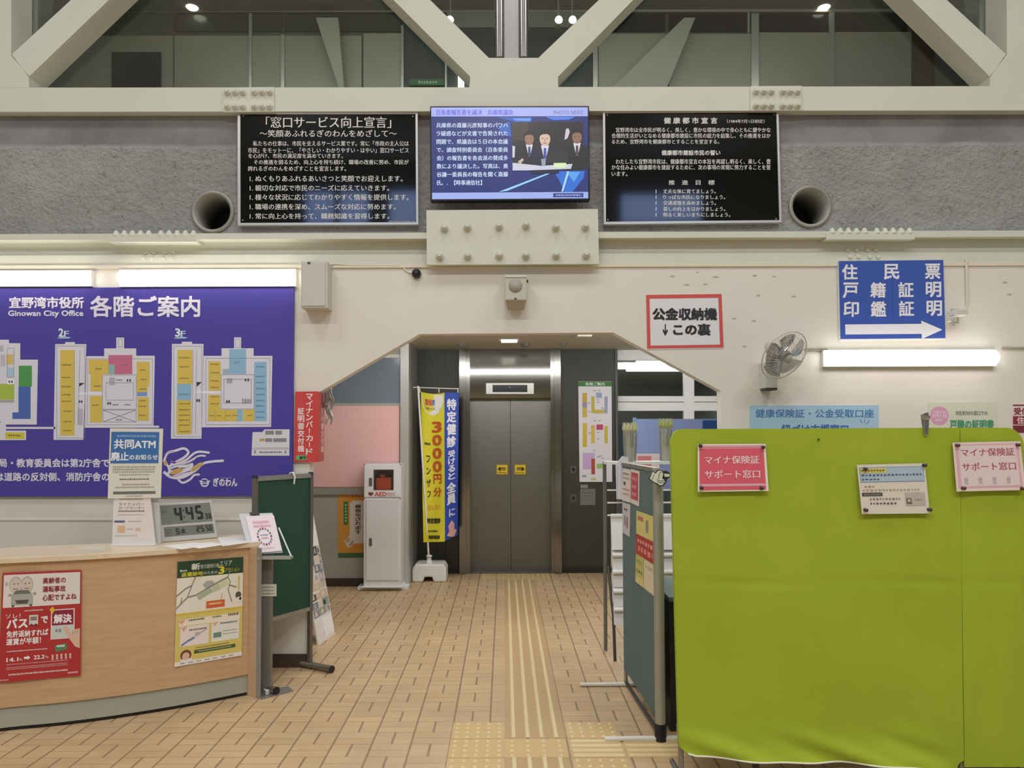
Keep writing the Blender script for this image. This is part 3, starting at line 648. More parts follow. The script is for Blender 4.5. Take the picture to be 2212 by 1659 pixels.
B.frame(85, 330, 165, 670, 4, MLn, 3).circ(110, 720, 9, '#3c3c48', 3, 14).circ(140, 720, 9, '#3c3c48', 3, 14).poly([(-60, 1130), (15, 1190), (-60, 1200)], '#2c2438', 3)
B.rect(65, 1242, 640, 1266, MW, 1).rect(-200, 1200, 70, 1395, MW, 1).rect(40, 1285, 302, 1395, MW, 1).rect(62, 1305, 285, 1380, '#cfc645', 2).scrib(100, 1330, 240, 1352, '#7d7838', 3)
# second floor plan
B.poly([(640, 285), (755, 285), (755, 262), (865, 262), (865, 285), (1000, 285), (965, 1392), (620, 1392)], MW, 1).poly([(1000, 425), (1205, 425), (1205, 335), (1345, 335), (1345, 210), (1435, 210), (1435, 335), (1575, 335), (1575, 420), (1790, 420), (1775, 1243), (975, 1243)], MW, 1)
B.rect(975, 1228, 1840, 1252, MW, 2)
for r, c_ in (((697, 355, 862, 1342), MY), ((1025, 465, 1255, 632), MY), ((1048, 632, 1185, 830), MY), ((1042, 885, 1180, 1190), MY), ((1255, 412, 1530, 632), MPk), ((1260, 520, 1325, 632), '#8fb8b8'), ((1580, 490, 1730, 770), MY), ((1580, 770, 1705, 840), MY), ((1585, 842, 1700, 888), '#7f9ccb'), ((1590, 900, 1722, 1172), MY), ((1130, 1045, 1182, 1188), '#8fa9cf'), ((1262, 670, 1330, 760), '#b3b3bd'), ((900, 1030, 960, 1220), '#bdb6bf')): B.rect(*r, c_, 2)
B.frame(655, 305, 985, 1372, 4, MLn, 3).frame(1225, 730, 1545, 935, 4, MLn, 3).frame(1182, 640, 1580, 1040, 4, MLn, 3).frame(1010, 455, 1765, 1218, 3, MLn, 3).frame(1190, 1045, 1576, 1186, 4, MLn, 3).line([(1192, 1047), (1574, 1184)], 5, '#77778a', 3).line([(1192, 1184), (1574, 1047)], 5, '#77778a', 3)
B.line([(862, 360), (862, 1215)], 4, MLn, 3).line([(925, 360), (905, 1215)], 4, MLn, 3).poly([(918, 735), (978, 735), (918, 775)], '#33333c', 4).rect(905, 845, 1180, 870, '#eceaf2', 3).frame(1365, 225, 1418, 320, 4, MLn, 3)
for y_ in (525, 670, 775, 870, 945, 1060, 1180, 1285): B.scrib(715 + (20 if y_ > 1000 else 0), y_ - 8, 825, y_ + 10, '#8d7a3a', 3)
for x_, y_ in ((1105, 570), (1090, 770), (1070, 990), (1400, 530), (1620, 585), (1625, 695), (1615, 805), (1610, 940), (1610, 1005), (1610, 1110), (1340, 1158), (1300, 985), (1440, 985), (1345, 700)): B.scrib(x_, y_ - 8, x_ + 75, y_ + 9, '#8a744a' if x_ < 1300 or x_ > 1550 else '#777788', 3)
for x_, y_ in ((1475, 705), (1505, 705), (1250, 970), (1275, 970), (920, 950), (945, 950)): B.circ(x_, y_, 9, '#3c3c48', 3, 16)
# third floor plan
D = Art(q, PB, .0005, 340, 690, .2351)
D.poly([(135, 225), (225, 225), (225, 205), (320, 205), (320, 225), (425, 225), (405, 1096), (125, 1096)], MW, 1).poly([(425, 335), (590, 335), (590, 265), (705, 265), (705, 165), (770, 165), (770, 265), (885, 265), (885, 335), (1057, 335), (1045, 987), (408, 992)], MW, 1)
for r, c_ in (((185, 280, 322, 592), MY), ((182, 592, 312, 742), MBl), ((178, 742, 312, 1055), MY), ((470, 385, 582, 655), MY), ((468, 692, 578, 830), MY), ((465, 830, 733, 935), MY), ((733, 828, 783, 935), MBl), ((787, 828, 892, 935), MY), ((890, 390, 1005, 935), MBl), ((660, 272, 815, 502), MBl), ((602, 455, 660, 502), '#a3b4c4')): D.rect(*r, c_, 2)
D.frame(150, 245, 410, 1078, 3, MLn, 3).frame(445, 355, 1035, 968, 3, MLn, 3).frame(610, 548, 865, 770, 4, MLn, 3).frame(585, 505, 890, 825, 3, MLn, 3).poly([(362, 576), (408, 576), (362, 618)], '#33333c', 4).rect(362, 658, 585, 682, '#eceaf2', 3).frame(715, 178, 760, 258, 3, MLn, 3)
D.line([(330, 280), (318, 1050)], 3, MLn, 3).line([(362, 280), (350, 1050)], 3, MLn, 3)
for x_, y_ in ((640, 755), (660, 755), (810, 556), (835, 556), (366, 745), (386, 745)): D.circ(x_, y_, 8, '#3c3c48', 3, 15)
for y_ in (352, 435, 542, 690, 775, 830, 880, 925, 972, 1030): D.scrib(200, y_ - 7, 300, y_ + 7, '#8d7a3a' if not 600 < y_ < 740 else '#6a8aa8', 3)
for y_ in (435, 525, 580, 635, 690, 745, 795, 850, 900): D.scrib(905, y_ - 7, 985, y_ + 7, '#5f86a6', 3)
for y_ in (412, 490, 565, 625, 710, 775): D.scrib(490, y_ - 7, 570, y_ + 7, '#8d7a3a', 3)
for x_ in (475, 545, 630, 695, 830): D.scrib(x_, 878, x_ + 45, 890, '#8d7a3a', 3)
D.scrib(705, 390, 760, 402, '#5f86a6', 3).scrib(640, 540, 690, 590, '#8a8a98', 3, .5, 12).scrib(780, 725, 860, 780, '#8a8a98', 3, .5, 12)
for y_ in (835, 885): D.line([(530, 832), (530, 935)], 3, '#a08a3a', 3).line([(625, 832), (625, 935)], 3, '#a08a3a', 3)
for n_, x_ in (('2', 127), ('3', 379)):
    A.txt(n_, x_, 710, x_ + 10, 727, '#dfeaf6', .02).txt('F', x_ + 12, 715, x_ + 22, 727, '#dfeaf6', .01).poly([(x_ - 4, 730), (x_ + 12, 726.5), (x_ + 27, 729), (x_ + 22, 731.5), (x_, 731.5)], '#9fbde0', 2)
# swirling robe emblem, city mark and script
WH = '#e4e0ea'
for pts, w in ((((60, 1310), (95, 1230), (170, 1205), (245, 1185), (285, 1220), (250, 1265), (170, 1310)), 22), (((110, 1350), (250, 1300), (360, 1220), (480, 1225)), 20), (((120, 1370), (280, 1310), (380, 1255), (445, 1255)), 16), (((150, 1440), (330, 1400), (430, 1320), (610, 1297)), 22), (((190, 1470), (235, 1500), (300, 1470), (340, 1430), (390, 1425)), 20), (((58, 1400), (130, 1450), (230, 1450), (330, 1400)), 26), (((70, 1300), (110, 1380), (90, 1430)), 20), (((120, 1330), (230, 1350), (330, 1330)), 26), (((100, 1400), (200, 1400), (330, 1360)), 36)):
    D.curve(pts, w, WH, 1)
D.poly([(110, 1415), (150, 1380), (210, 1360), (240, 1385), (200, 1410), (140, 1428)], '#d2a95a', 3).poly([(300, 1395), (330, 1350), (390, 1315), (430, 1315), (400, 1350), (340, 1395)], '#c9ab66', 3).circ(75, 1320, 16, '#cda86a', 3, 26)
D.curve([(120, 1300), (180, 1310), (250, 1285)], 6, '#d09ab5', 3).curve([(110, 1440), (170, 1438), (230, 1420)], 7, '#c9a0c0', 3).curve([(80, 1270), (110, 1220), (160, 1208)], 6, '#d09ab5', 3).curve([(250, 1330), (320, 1305), (370, 1260)], 5, '#a79bb5', 3).curve([(130, 1350), (220, 1330), (300, 1340)], 4, '#a79bb5', 3)
D.circ(435, 1500, 40, WH, 2).circ(435, 1480, 26, '#463f9c', 3, 9).rect(412, 1492, 458, 1500, '#463f9c', 3).circ(435, 1516, 24, '#463f9c', 3, 7).poly([(380, 1478), (405, 1485), (400, 1505)], WH, 2).poly([(490, 1478), (465, 1485), (470, 1505)], WH, 2)
D.txt('ぎのわん', 515, 1458, 735, 1532, WH, .03).scrib(580, 1452, 690, 1459, '#a9a4cf', 3)
D.poly([(875, 1035), (965, 1035), (985, 1010), (1215, 1010), (1213, 1252), (865, 1252)], '#dcdbe0', 2)
for r in ((992, 1022, 1070, 1058), (1085, 1022, 1145, 1058), (992, 1092, 1055, 1125), (1065, 1092, 1188, 1125)): D.rect(*r, '#8a8a90', 3)
D.rect(940, 1095, 985, 1118, '#c9a055', 3).scrib(885, 1178, 1205, 1184, '#8a8a95', 3).scrib(940, 1213, 1145, 1227, '#5b5b66', 3).rect(890, 1205, 905, 1232, '#8a8a95', 3).rect(1170, 1205, 1185, 1232, '#8a8a95', 3).line([(870, 1192), (1212, 1192)], 4, '#a5a5b0', 3)
q.build('floor_guide_board', label='large purple wall board with city office floor plans', cat='sign board')
# fluorescent wall lamps
def wall_lamp(x0, x1, y0, y1, lab, rim=None):
    y = YW - .09; P = FP(y); t_ = thing('wall_lamp', P.at((x0 + x1)/2, y1), lab, 'wall lamp', 'fluorescent wall lamps')
    a_, b_ = P.at(x0, (y0 + y1)/2), P.at(x1, (y0 + y1)/2); hh = (y1 - y0)/2/(F/y); zc_ = (a_.z + b_.z)/2; n = 12; prof = []
    for i in range(n + 1):
        th = math.pi*i/n; prof.append((y + .05 - .05*math.sin(th)*1.0, zc_ + hh*math.cos(th)))
    q_ = MB(); xx = [a_.x, a_.x + .012, b_.x - .012, b_.x]; vs = []
    for i, x in enumerate(xx):
        s_ = .82 if i in (0, 3) else 1
        vs += [(x, y + .05 + (yy - y - .05)*s_, zc_ + (z - zc_)*s_) for yy, z in prof]
    n1 = n + 1
    q_.add(vs, [(i*n1 + j, i*n1 + j + 1, (i + 1)*n1 + j + 1, (i + 1)*n1 + j) for i in range(3) for j in range(n)] + [tuple(range(n1)), tuple(range(3*n1, 4*n1))], M_LAMP, True)
    q_.build('diffuser', t_)
    q_ = MB(); q_.box((a_.x - .004, y + .05, zc_ - hh - .006), (b_.x + .004, YW, zc_ + hh + .004), M_WHITE); q_.build('base', t_)
wall_lamp(-200, 187, 582, 614, 'glowing fluorescent wall lamp at the left frame edge')
wall_lamp(251, 633, 579, 614, 'glowing fluorescent wall lamp over the purple board, beside the grey box')
wall_lamp(1787, 2162, 755, 788, 'glowing fluorescent wall lamp under the blue arrow sign')
q = MB(); q.pbox(PW, 1738, 753, 1786, 759, .012, C('#9b9484', .5), .012); q.pbox(PW, 2163, 750, 2500, 754, .012, C('#aaa392', .5), .012); struct(q, 'trim_5')
q = MB(); q.pbox(PW, -900, 1121, 600, 1124.5, .006, C('#e0dccf', .45), .006); struct(q, 'trim_6')
# plaques
def plaque(quad, inner, lines, lab, screws):
    P = FP(YC - .04); t_ = thing('plaque', P.at((quad[0][0] + quad[1][0])/2, quad[2][1]), lab, 'plaque', 'black plaques on the concrete')
    q_ = MB()
    o_ = list(quad); i_ = list(inner)
    for k in range(4):
        pts = [o_[k], o_[(k + 1) % 4], i_[(k + 1) % 4], i_[k]]; q_.prism([P.at(x, y, .012) for x, y in pts], (0, .045, 0), C('#cfcfce', .3, .4))
    q_.build('frame', t_)
    q_ = MB(); q_.pquad(P, inner, .02, C('#0d0f0e', .06), .004)
    A_ = Art(q_, P, .0042)
    for s_, x0, y0, x1, y1, bo in lines: A_.txt(s_, x0, y0, x1, y1, '#e2e2de', bo, 1)
    for x, y in screws: A_.circ(x, y, 1.4, '#b9bbb9', 1)
    return t_, q_
t, q = plaque(((514.5, 243.5), (902.5, 243), (904, 486), (515, 488)), ((520, 248), (898, 247.5), (899.5, 481), (520.5, 482.5)), [
    ('「窓口サービス向上宣言」', 575, 252.5, 845, 277, .012), ('〜笑顔あふれるぎのわんをめざして〜', 561.5, 281, 857, 296.6, .01),
    ('私たちの仕事は、市民を支えるサービス業です。常に「市政の主人公は', 547, 305, 883, 316, .01), ('市民」をモットーに、「やさしい・わかりやすい・はやい」窓口サービス', 536, 319.5, 883, 331, .01),
    ('を心がけ、市民の満足度を高めていきます。', 537, 332, 741, 342.5, .01), ('その推進を図るため、向上心を持ち続け、職場の改善に努め、市民が', 549, 345.5, 883, 356, .01), ('誇れるぎのわんをめざすことを宣言します。', 536, 359, 748, 370, .01),
    ('1. ぬくもりあふれるあいさつと笑顔でお迎えします。', 540, 379.5, 870, 393, .01), ('1. 親切な対応で市民のニーズに応えていきます。', 540, 400, 841, 413, .01), ('1. 様々な状況に応じてわかりやすく情報を提供します。', 540, 420, 883, 433, .01),
    ('1. 職場の連携を深め、スムーズな対応に努めます。', 540, 440.5, 855, 453.5, .01), ('1. 常に向上心を持って、職務知識を習得します。', 540, 461, 841, 473.5, .01)],
    'glossy black plaque with service pledge in white, left of the television', ((526, 250.5), (892, 252), (525, 476), (893.5, 478.5)))
Art(q, FP(YC - .04), .0042).scrib(840, 477.5, 888, 479.6, '#a8aaa8', 1)
q.build('panel', t)
t, q = plaque(((1302, 242), (1680, 240), (1687, 481.5), (1304, 485.5)), ((1306.5, 246), (1676, 244), (1682.5, 476.5), (1308.5, 480)), [
    ('健 康 都 市 宣 言', 1434, 254.5, 1549, 267.6, .02), ('（1984年7月1日制定）', 1570, 258.5, 1651, 266.5, .01),
    ('宜野湾市は全市民が明るく、美しく、豊かな環境の中で身心ともに健やかな', 1330, 276, 1664, 286.5, .015), ('合理的生活がいとなめる健康都市建設に市民の総力を結集し、その推進をはか', 1321, 288.5, 1664, 299, .015), ('るため、宜野湾市を健康都市とすることを宣言する。', 1321, 301.5, 1553, 311.5, .015),
    ('健康都市建設市民の誓い', 1429, 325, 1555.5, 336, .02), ('わたしたち宜野湾市民は、健康都市宣言の本旨を再認し明るく、美しく、豊', 1330, 344, 1664, 355, .015), ('かな住みよい健康都市を建設するために、次の事項の実現に努力することを誓', 1321, 356.5, 1664, 367.5, .015), ('います。', 1321, 371, 1355, 381, .015),
    ('推　進　目　標', 1444, 389.5, 1543, 400, .015), ('1', 1416, 410, 1417.8, 418, 0), ('1', 1416, 422.5, 1417.8, 430, 0), ('1', 1416, 435, 1417.8, 442.5, 0), ('1', 1416, 448, 1417.8, 455.5, 0), ('1', 1416, 460.5, 1417.8, 468, 0),
    ('丈夫な体に育てましょう。', 1432.5, 409, 1546, 418.5, .015), ('りっぱな市民になりましょう。', 1432.5, 421.5, 1566, 431, .015), ('交通道徳を高めましょう。', 1432.5, 434, 1546, 443.5, .015), ('暮しの向上をはかりましょう。', 1432.5, 447, 1566, 456.5, .015), ('明るく美しいまちにしましょう。', 1432.5, 459.5, 1577, 469, .015)],
    'glossy black plaque with health city declaration, right of the television', ((1312, 249), (1672, 248), (1313, 475), (1676, 473)))
q.build('panel', t)
# television
PT = FP(YC - .14); t = thing('television', PT.at(1102, 433), 'wall television showing a blue news screen with three men in suits', 'television')
q = MB(); q.pquad(PT, ((929, 229), (1272.5, 228.5), (1274.5, 432), (930, 434)), .06, C('#17181f', .3), 0); q.pbox(PT, 1040, 300, 1160, 380, .088, M_BLACK, -.05); q.build('casing', t, bevel=.004)
Q = ((931.5, 232.5), (1269.5, 232), (1270.5, 428.5), (933.5, 430.5)); q = MB(); A = Art(q, PT, .001, quad=Q); es = .95
e = lambda h, s_=es: E(h, s_)
A.rect(0, 0, 100, 100, e('#1f2c74'), 0).rect(0, 0, 100, 9.8, e('#aab4f2'), 1).rect(0, 93, 100, 100, e('#a3b4f0'), 1)
A.txt('百条委報告書を議決　兵庫県議会', 3, 2.4, 52.3, 8.4, e('#5a3fe0'), .012, 2).txt('PHOTO NEWS', 78.3, 3.6, 97, 7.8, e('#5a6a9a'), 0, 2)
A.rect(77.5, 94.2, 97, 98.8, e('#3a4a8c'), 2).scrib(79.5, 95.7, 95, 97.2, e('#a9bdf0'), 3)
A.poly([(42, 11), (52, 15), (58, 20), (64, 20), (64, 11)], e('#2f62c4'), 1).poly([(50, 15), (51, 32), (46, 30), (42, 22)], e('#3461b8'), 1).poly([(52, 12), (64, 12), (63, 15), (54, 14.5)], e('#6b9ff0'), 2).poly([(73, 10.5), (92, 10.5), (88, 13.5), (78, 14)], e('#4f86ea'), 2)
A.poly([(78, 70), (98, 70), (97, 78), (90, 93), (85, 93), (82, 82)], e('#2c6fd2'), 1).poly([(86, 71), (95, 71), (91, 82)], e('#58a5f0'), 2).poly([(97.2, 40), (99, 50), (98.6, 68), (97, 66)], e('#5f9af0'), 2)
A.poly([(42.5, 92.5), (76, 71), (77.5, 71.5), (48, 91.5)], e('#9ad8ff'), 3).poly([(82.8, 92.5), (86.6, 70.5), (88, 70.5), (84, 92.5)], e('#a9e0ff'), 3)
for i, (s_, x1) in enumerate((('兵庫県の斎藤元彦知事のパワハ', 48.8), ('ラ疑惑などが文書で告発された', 48.8), ('問題で、県議会は５日の本会議', 48.8), ('で、調査特別委員会（百条委員', 48.8), ('会）の報告書を各会派の賛成多', 48.8), ('数により議決した。写真は、奥', 48.8), ('谷謙一委員長の報告を聞く斎藤', 48.8), ('氏。．【時事通信社】', 32))):
    y_ = 16.8 + 8.95*i; A.txt(s_, 3.2, y_, x1, y_ + 5.5, e('#d9e8ff', 1.05), .012, 3)
A.rect(51.7, 16, 97, 69.5, e('#241f1e'), 2).rect(51.7, 16, 62, 36, e('#40362c'), 3)
def man(cx_, cy_, s_, skin, hair, suit, tie, k=4, ang=0):
    A.poly([(cx_ - 9*s_, cy_ + 40*s_), (cx_ - 8*s_, cy_ + 14*s_), (cx_ - 3*s_, cy_ + 10*s_), (cx_ + 3*s_, cy_ + 10*s_), (cx_ + 8*s_, cy_ + 14*s_), (cx_ + 9*s_, cy_ + 40*s_)], e(suit), k)
    A.poly([(cx_ - 2.6*s_, cy_ + 9*s_), (cx_ + 2.6*s_, cy_ + 9*s_), (cx_ + .6*s_, cy_ + 24*s_), (cx_ - .6*s_, cy_ + 24*s_)], e('#d9d9e6'), k + 1)
    A.poly([(cx_ - .8*s_, cy_ + 12*s_), (cx_ + .8*s_, cy_ + 12*s_), (cx_ + 1*s_, cy_ + 22*s_), (cx_, cy_ + 25*s_), (cx_ - 1*s_, cy_ + 22*s_)], e(tie), k + 2)
    A.circ(cx_, cy_, 4.1*s_, e(hair), k + 1, 8.6*s_).circ(cx_, cy_ + 2*s_, 3.4*s_, e(skin), k + 2, 8*s_)
    A.poly([(cx_ - 3.6*s_, cy_ - 1*s_), (cx_ - 2.5*s_, cy_ - 6*s_), (cx_ + 2.5*s_, cy_ - 6*s_), (cx_ + 3.6*s_, cy_ - 1*s_), (cx_ + 1.5*s_, cy_ - 3.4*s_), (cx_ - 1.5*s_, cy_ - 3*s_)], e(hair), k + 3)
    for d_ in (-1.4, 1.4): A.rect(cx_ + d_*s_ - .6*s_, cy_ + 1*s_, cx_ + d_*s_ + .6*s_, cy_ + 1.9*s_, e('#6b4f42'), k + 3)
    A.rect(cx_ - .3*s_, cy_ + 2.5*s_, cx_ + .3*s_, cy_ + 5*s_, e('#a57d68'), k + 3).rect(cx_ - 1.2*s_, cy_ + 6.2*s_, cx_ + 1.2*s_, cy_ + 7*s_, e('#8a5a50'), k + 3)
man(62.5, 33, .86, '#9a7562', '#1a1512', '#1b1b22', '#3b4270', 4); man(93, 31, .92, '#8f6a52', '#1d1612', '#1c1b20', '#54403c', 4)
A.poly([(86, 24), (87.5, 23), (88.5, 27), (87, 34), (85, 36)], e('#d6c6d6'), 4); man(72.5, 33, 1.0, '#d8bba8', '#15120f', '#1b1d34', '#4a4fae', 9)
A.rect(74, 50, 87, 62, e('#2c2d30'), 14).poly([(51.7, 61), (70, 64.5), (90, 62.5), (89, 68), (60, 69.5), (51.7, 69.5)], e('#cfd0e2'), 13).rect(78, 61.5, 86, 66.5, e('#dff0b8'), 15).poly([(70, 57), (73, 57), (72.6, 65), (70.4, 65)], e('#9aa0b0'), 15).poly([(55, 60), (58, 56), (59, 58), (56.5, 63)], e('#c9b3a6'), 15)
A.poly([(51.7, 42), (53.4, 43), (53, 55), (51.7, 55)], e('#d6d6da'), 5)
q.build('screen', t)
# steel splice plates and bolts
def bolts(t_, pts, P, r, h, hexed=True):
    for x, y in pts:
        c = P.at(x, y); q_ = MB(); q_.lathe([(r*1.35, 0), (r*1.35, h*.18), (r, h*.2), (r, h*.65), (r*.62, h*.7), (r*.55, h)], c, (0, -1, 0), M_STEEL_CREAM, 12); q_.build('bolt', t_)
PS = FP(5.05); t = thing('splice_plate', PS.at(1107, 571), 'cream steel splice plate with twelve bolts below the television', 'steel plate')
q = MB(); q.pquad(PS, ((921, 454), (1291.5, 451.5), (1294, 570), (922, 572)), .03, M_STEEL_CREAM); q.build('plate', t)
bolts(t, [(960.5, 493), (1010, 491), (1078, 489), (1136, 487), (1200.5, 491), (1264, 490), (950, 554), (1010.5, 553), (1078.5, 552), (1136, 552), (1201, 551.5), (1266, 551)], PS, .021, .055)
for xs0, ys_, plq, lab in (((492, 508.5, 525, 550, 566.5, 583), (199.5, 231), ((481, 189), (592, 188), (592, 241), (481, 242)), 'bolted joint plate on the left half of the upper chord'), ((1632.5, 1649, 1665, 1690, 1706, 1722), (198.5, 229), ((1621, 186), (1732, 185.5), (1732, 238.5), (1621, 239)), 'bolted joint plate on the right half of the upper chord')):
    P = FP(YW - .012); t = thing('chord_joint_plate', P.at(sum(xs0)/6, 241), lab, 'steel plate'); q = MB(); q.pquad(P, plq, .012, M_STEEL_CREAM); q.build('plate', t)
    bolts(t, [(x, y) for y in ys_ for x in xs0], P, .018, .035)
for x0, ys_, lab in ((233, 1.0, 'toothed flange plate of bolt tips, above the left wall lamp'), (1785, -4.5, 'toothed flange plate of bolt tips, above the blue arrow sign')):
    P = FP(5.07); t = thing('flange_plate', P.at(x0 + 95, 521), lab, 'steel plate')
    q = MB(); q.pbox(P, x0, 508 + ys_, x0 + 191, 521 + ys_, .2, M_STEEL_CREAM); q.build('plate', t)
    for i in range(10):
        x = x0 + 15 + 17.6*i + (9 if i > 4 else 0); c = P.at(x, 508 + ys_); c.y += .02
        q = MB(); q.lathe([(.026, 0), (.026, .012), (.02, .02), (.011, .04)], c, (0, 0, 1), M_STEEL_CREAM, 12); q.build('bolt', t)
    PF = FP(5.135)
    for x in (310, 328, 352, 370):
        for y in (545, 562):
            c = PF.at(x + x0 - 233 + (-26 if x0 > 1000 else 0) + (0), y + ys_ - 3); c.y = 5.17 if y < 550 else 5.135; q = MB(); q.lathe([(.018, 0), (.013, .012)], c, (0, -1, 0), M_STEEL_CREAM, 12); q.build('bolt', t)
# electrical box, speaker, camera dome, sensor
P = FP(5.0); t = thing('electrical_box', P.at(680, 664), 'grey metal electrical box on the wall above the archway', 'electrical box')
q = MB(); q.pbox(P, 650, 564, 708, 665, .13, C('#c9c8bd', .45)); q.build('cabinet', t, bevel=.003)
q = MB(); q.pbox(P, 653, 567, 703, 661, .006, C('#cbcabf', .45), .006); q.build('door', t, bevel=.002)
q = MB(); q.pbox(P, 665, 567, 671, 570, .004, M_DGREY, .012); q.build('latch', t)
q = MB(); q.tube([PW.at(709, 574, .02), PW.at(725, 571, .012), PW.at(760, 573.5, .008), PW.at(862, 574, .008)], .006, C('#dcd5c2', .5), 8); q.build('cable', t)
P = FP(4.97); t = thing('wall_speaker', P.at(1113, 650), 'beige box loudspeaker with round grille over the archway', 'speaker')
q = MB(); q.prism([P.at(*c) for c in ((1091, 648), (1137.5, 648), (1137.5, 594), (1091, 594))], (0, .12, 0), C('#c6c2b1', .5)); q.build('cabinet', t, bevel=.004)
q = MB(); q.prism([P.at(1093, 648, -.02), P.at(1136, 648, -.02), P.at(1133, 662, -.1), P.at(1097, 662, -.1)], (0, .05, 0), C('#b3ae9c', .5)); q.build('bracket', t)
q = MB(); c = P.at(1113.5, 617); q.lathe([(.046, 0), (.046, .004), (.0, .005)], c, (0, -1, 0), C('#aaa79a', .7), 28); q.build('grille', t)
q = MB(); q.pbox(P, 1091, 594, 1137.5, 599, .006, C('#d8d5c8', .4), .006); q.pbox(P, 1111, 644, 1116, 647, .004, M_DGREY, .004); q.pbox(P, 1137, 603, 1141, 608, .03, M_BLACK, -.02); q.build('trim_strip', t)
P = FP(YW); t = thing('dome_camera', P.at(900, 603), 'small black dome camera on the wall above the archway', 'camera')
c = P.at(900, 592); q = MB(); q.lathe([(.033, 0), (.033, .018), (.03, .03), (.022, .045), (.01, .052), (.0, .053)], c, (0, -1, 0), C('#17181f', .2), 24); q.build('dome', t)
q = MB(); q.lathe([(.012, .05), (.009, .056)], c, (0, -1, 0), C('#40424a', .1), 16); q.build('lens', t)
q = MB(); q.tube([P.at(870, 574, .008), P.at(875, 583, .008), P.at(884, 589, .008), P.at(894, 590, .008)], .005, C('#e6e2d6', .5), 8); q.build('cable', t)
P = FP(5.0); t = thing('wall_sensor', P.at(2066, 700), 'small beige bracket camera right of the blue arrow sign', 'camera')
q = MB(); q.pbox(FP(YW), 2053, 668, 2068, 700, .02, C('#b7b3a4', .5), .02); q.build('back_plate', t)
q = MB(); q.pbox(P, 2064, 668, 2092, 680, .1, C('#d8d5ca', .4)); q.pbox(P, 2057, 684, 2072, 692, .06, C('#c9c6ba', .4), -.02); q.build('head', t, bevel=.003)
q = MB(); q.tube([P.at(2064, 690, -.03), P.at(2064, 704, -.03)], .01, C('#a8a596', .5), 10); q.build('arm', t)
q = MB(); q.tube([PW.at(2085, 560, .012), PW.at(2087, 655, .012)], .009, C('#dcd5c2', .5), 10); q.tube([PW.at(2087, 655, .012), PW.at(2078, 676, .03)], .005, C('#dcd5c2', .5), 8); q.build('cable_conduit', t)
# wall signs
P = FP(YW - .03); q = MB(); q.pquad(P, ((1811.5, 564), (2037.5, 561.5), (2042.5, 733), (1815.5, 736.5)), .028, C('#e2e2e0', .4)); Q = ((1811.5, 564), (2037.5, 561.5), (2042.4, 730.5), (1815.3, 732.5))
A = Art(q, P, .0005, quad=Q); A.rect(0, 0, 100, 100, C('#3d5ab2', .35), 0)
A = Art(q, P, .0005, 1480, 555, .3346); WS = '#ecebf2'
for s_, x0, y0 in (('住', 1015, 50), ('民', 1285, 48), ('票', 1550, 46), ('戸', 1020, 168), ('籍', 1197, 166), ('証', 1377, 165), ('明', 1555, 163), ('印', 1024, 290), ('鑑', 1200, 288), ('証', 1380, 286), ('明', 1560, 284)): A.txt(s_, x0, y0, x0 + 95, y0 + 95, WS, .02, 2)
A.poly([(1032, 436), (1525, 432), (1523, 411), (1660, 470), (1528, 530), (1526, 497), (1034, 501)], WS, 2).line([(1337, 110), (1340, 395)], 2, '#27489c', 1).line([(1500, 278), (1680, 276)], 2, '#4a6cc4', 1)
q.build('arrow_sign', label='blue sign with white characters and a right arrow', cat='sign')
P = FP(YW - .004); q = MB(); Q = ((1395.7, 637), (1558.6, 635), (1563, 752.5), (1398, 755)); q.pquad(P, Q, .003, C('#e6e5e6', .3)); A = Art(q, P, .0004, quad=Q)
for r in ((0, 0, 100, 7), (0, 93, 100, 98.5), (0, 0, 4.5, 98.5), (95.5, 0, 100, 98.5)): A.rect(*r, '#d2544f', 1)
A = Art(q, P, .0004); A.txt('公金収納機', 1410.5, 666, 1548, 691, '#25242a', .035).txt('↓', 1432, 701, 1442, 724, '#25242a', .03).txt('この裏', 1455, 700, 1534, 724, '#25242a', .035)
q.build('wall_notice', label='white notice with a red border beside the archway', cat='notice')
q = MB(); q.pquad(P, ((1620, 876), (1898, 875), (1898, 950), (1620, 951)), .003, C('#a9cbe0', .5)); A = Art(q, P, .0004)
A.txt('健康保険証・公金受取口座', 1632, 884, 1887, 902, '#3f79b5', .01).txt('紐づけ支援窓口', 1688, 917, 1832, 940, '#3f69ad', .02).line([(1858, 906), (1862, 914)], 1.6, '#5f8fc0').line([(1868, 904), (1867, 913)], 1.6, '#5f8fc0').line([(1878, 908), (1872, 916)], 1.6, '#5f8fc0')
q.build('wall_notice', label='pale blue notice on the wall just above the green screen', cat='notice')
q = MB(); q.pquad(P, ((2005, 869), (2152, 868.5), (2153, 960), (2006, 961)), .003, C('#d9dbc6', .45)); A = Art(q, P, .0004)
A.circ(2029, 898, 20, '#d99fbd').txt('令和6年', 2015, 887, 2043, 893, '#f2e3ea', .01, 2).txt('3月1日', 2014, 894, 2044, 902, '#f2e3ea', .02, 2).txt('開始', 2021, 904, 2036, 910, '#f2e3ea', .01, 2)
A.txt('市区町村の窓口での', 2064, 887.5, 2133, 897, '#5a6a5c', .01).txt('戸籍の証明書', 2052, 907, 2146, 926, '#4c9a74', .03)
q.build('wall_notice', label='cream notice with a pink circle above the green screen', cat='notice')
q = MB(); q.pquad(P, ((2184, 872), (2330, 871), (2330, 960), (2186, 961)), .003, C('#e6d8d6', .45)); A = Art(q, P, .0004)
A.line([(2188, 875.5), (2330, 874.5)], 3, '#7d2f3c').txt('受付', 2190, 881, 2222, 896, '#8f3442', .02).rect(2188, 899, 2330, 917, '#8f2f3c').txt('住民', 2197, 901, 2227, 915, '#ecd9d8', .02, 2).rect(2188, 919, 2330, 935, '#7a2a36')
q.build('wall_notice', label='dark red and white notice at the right frame edge', cat='notice')
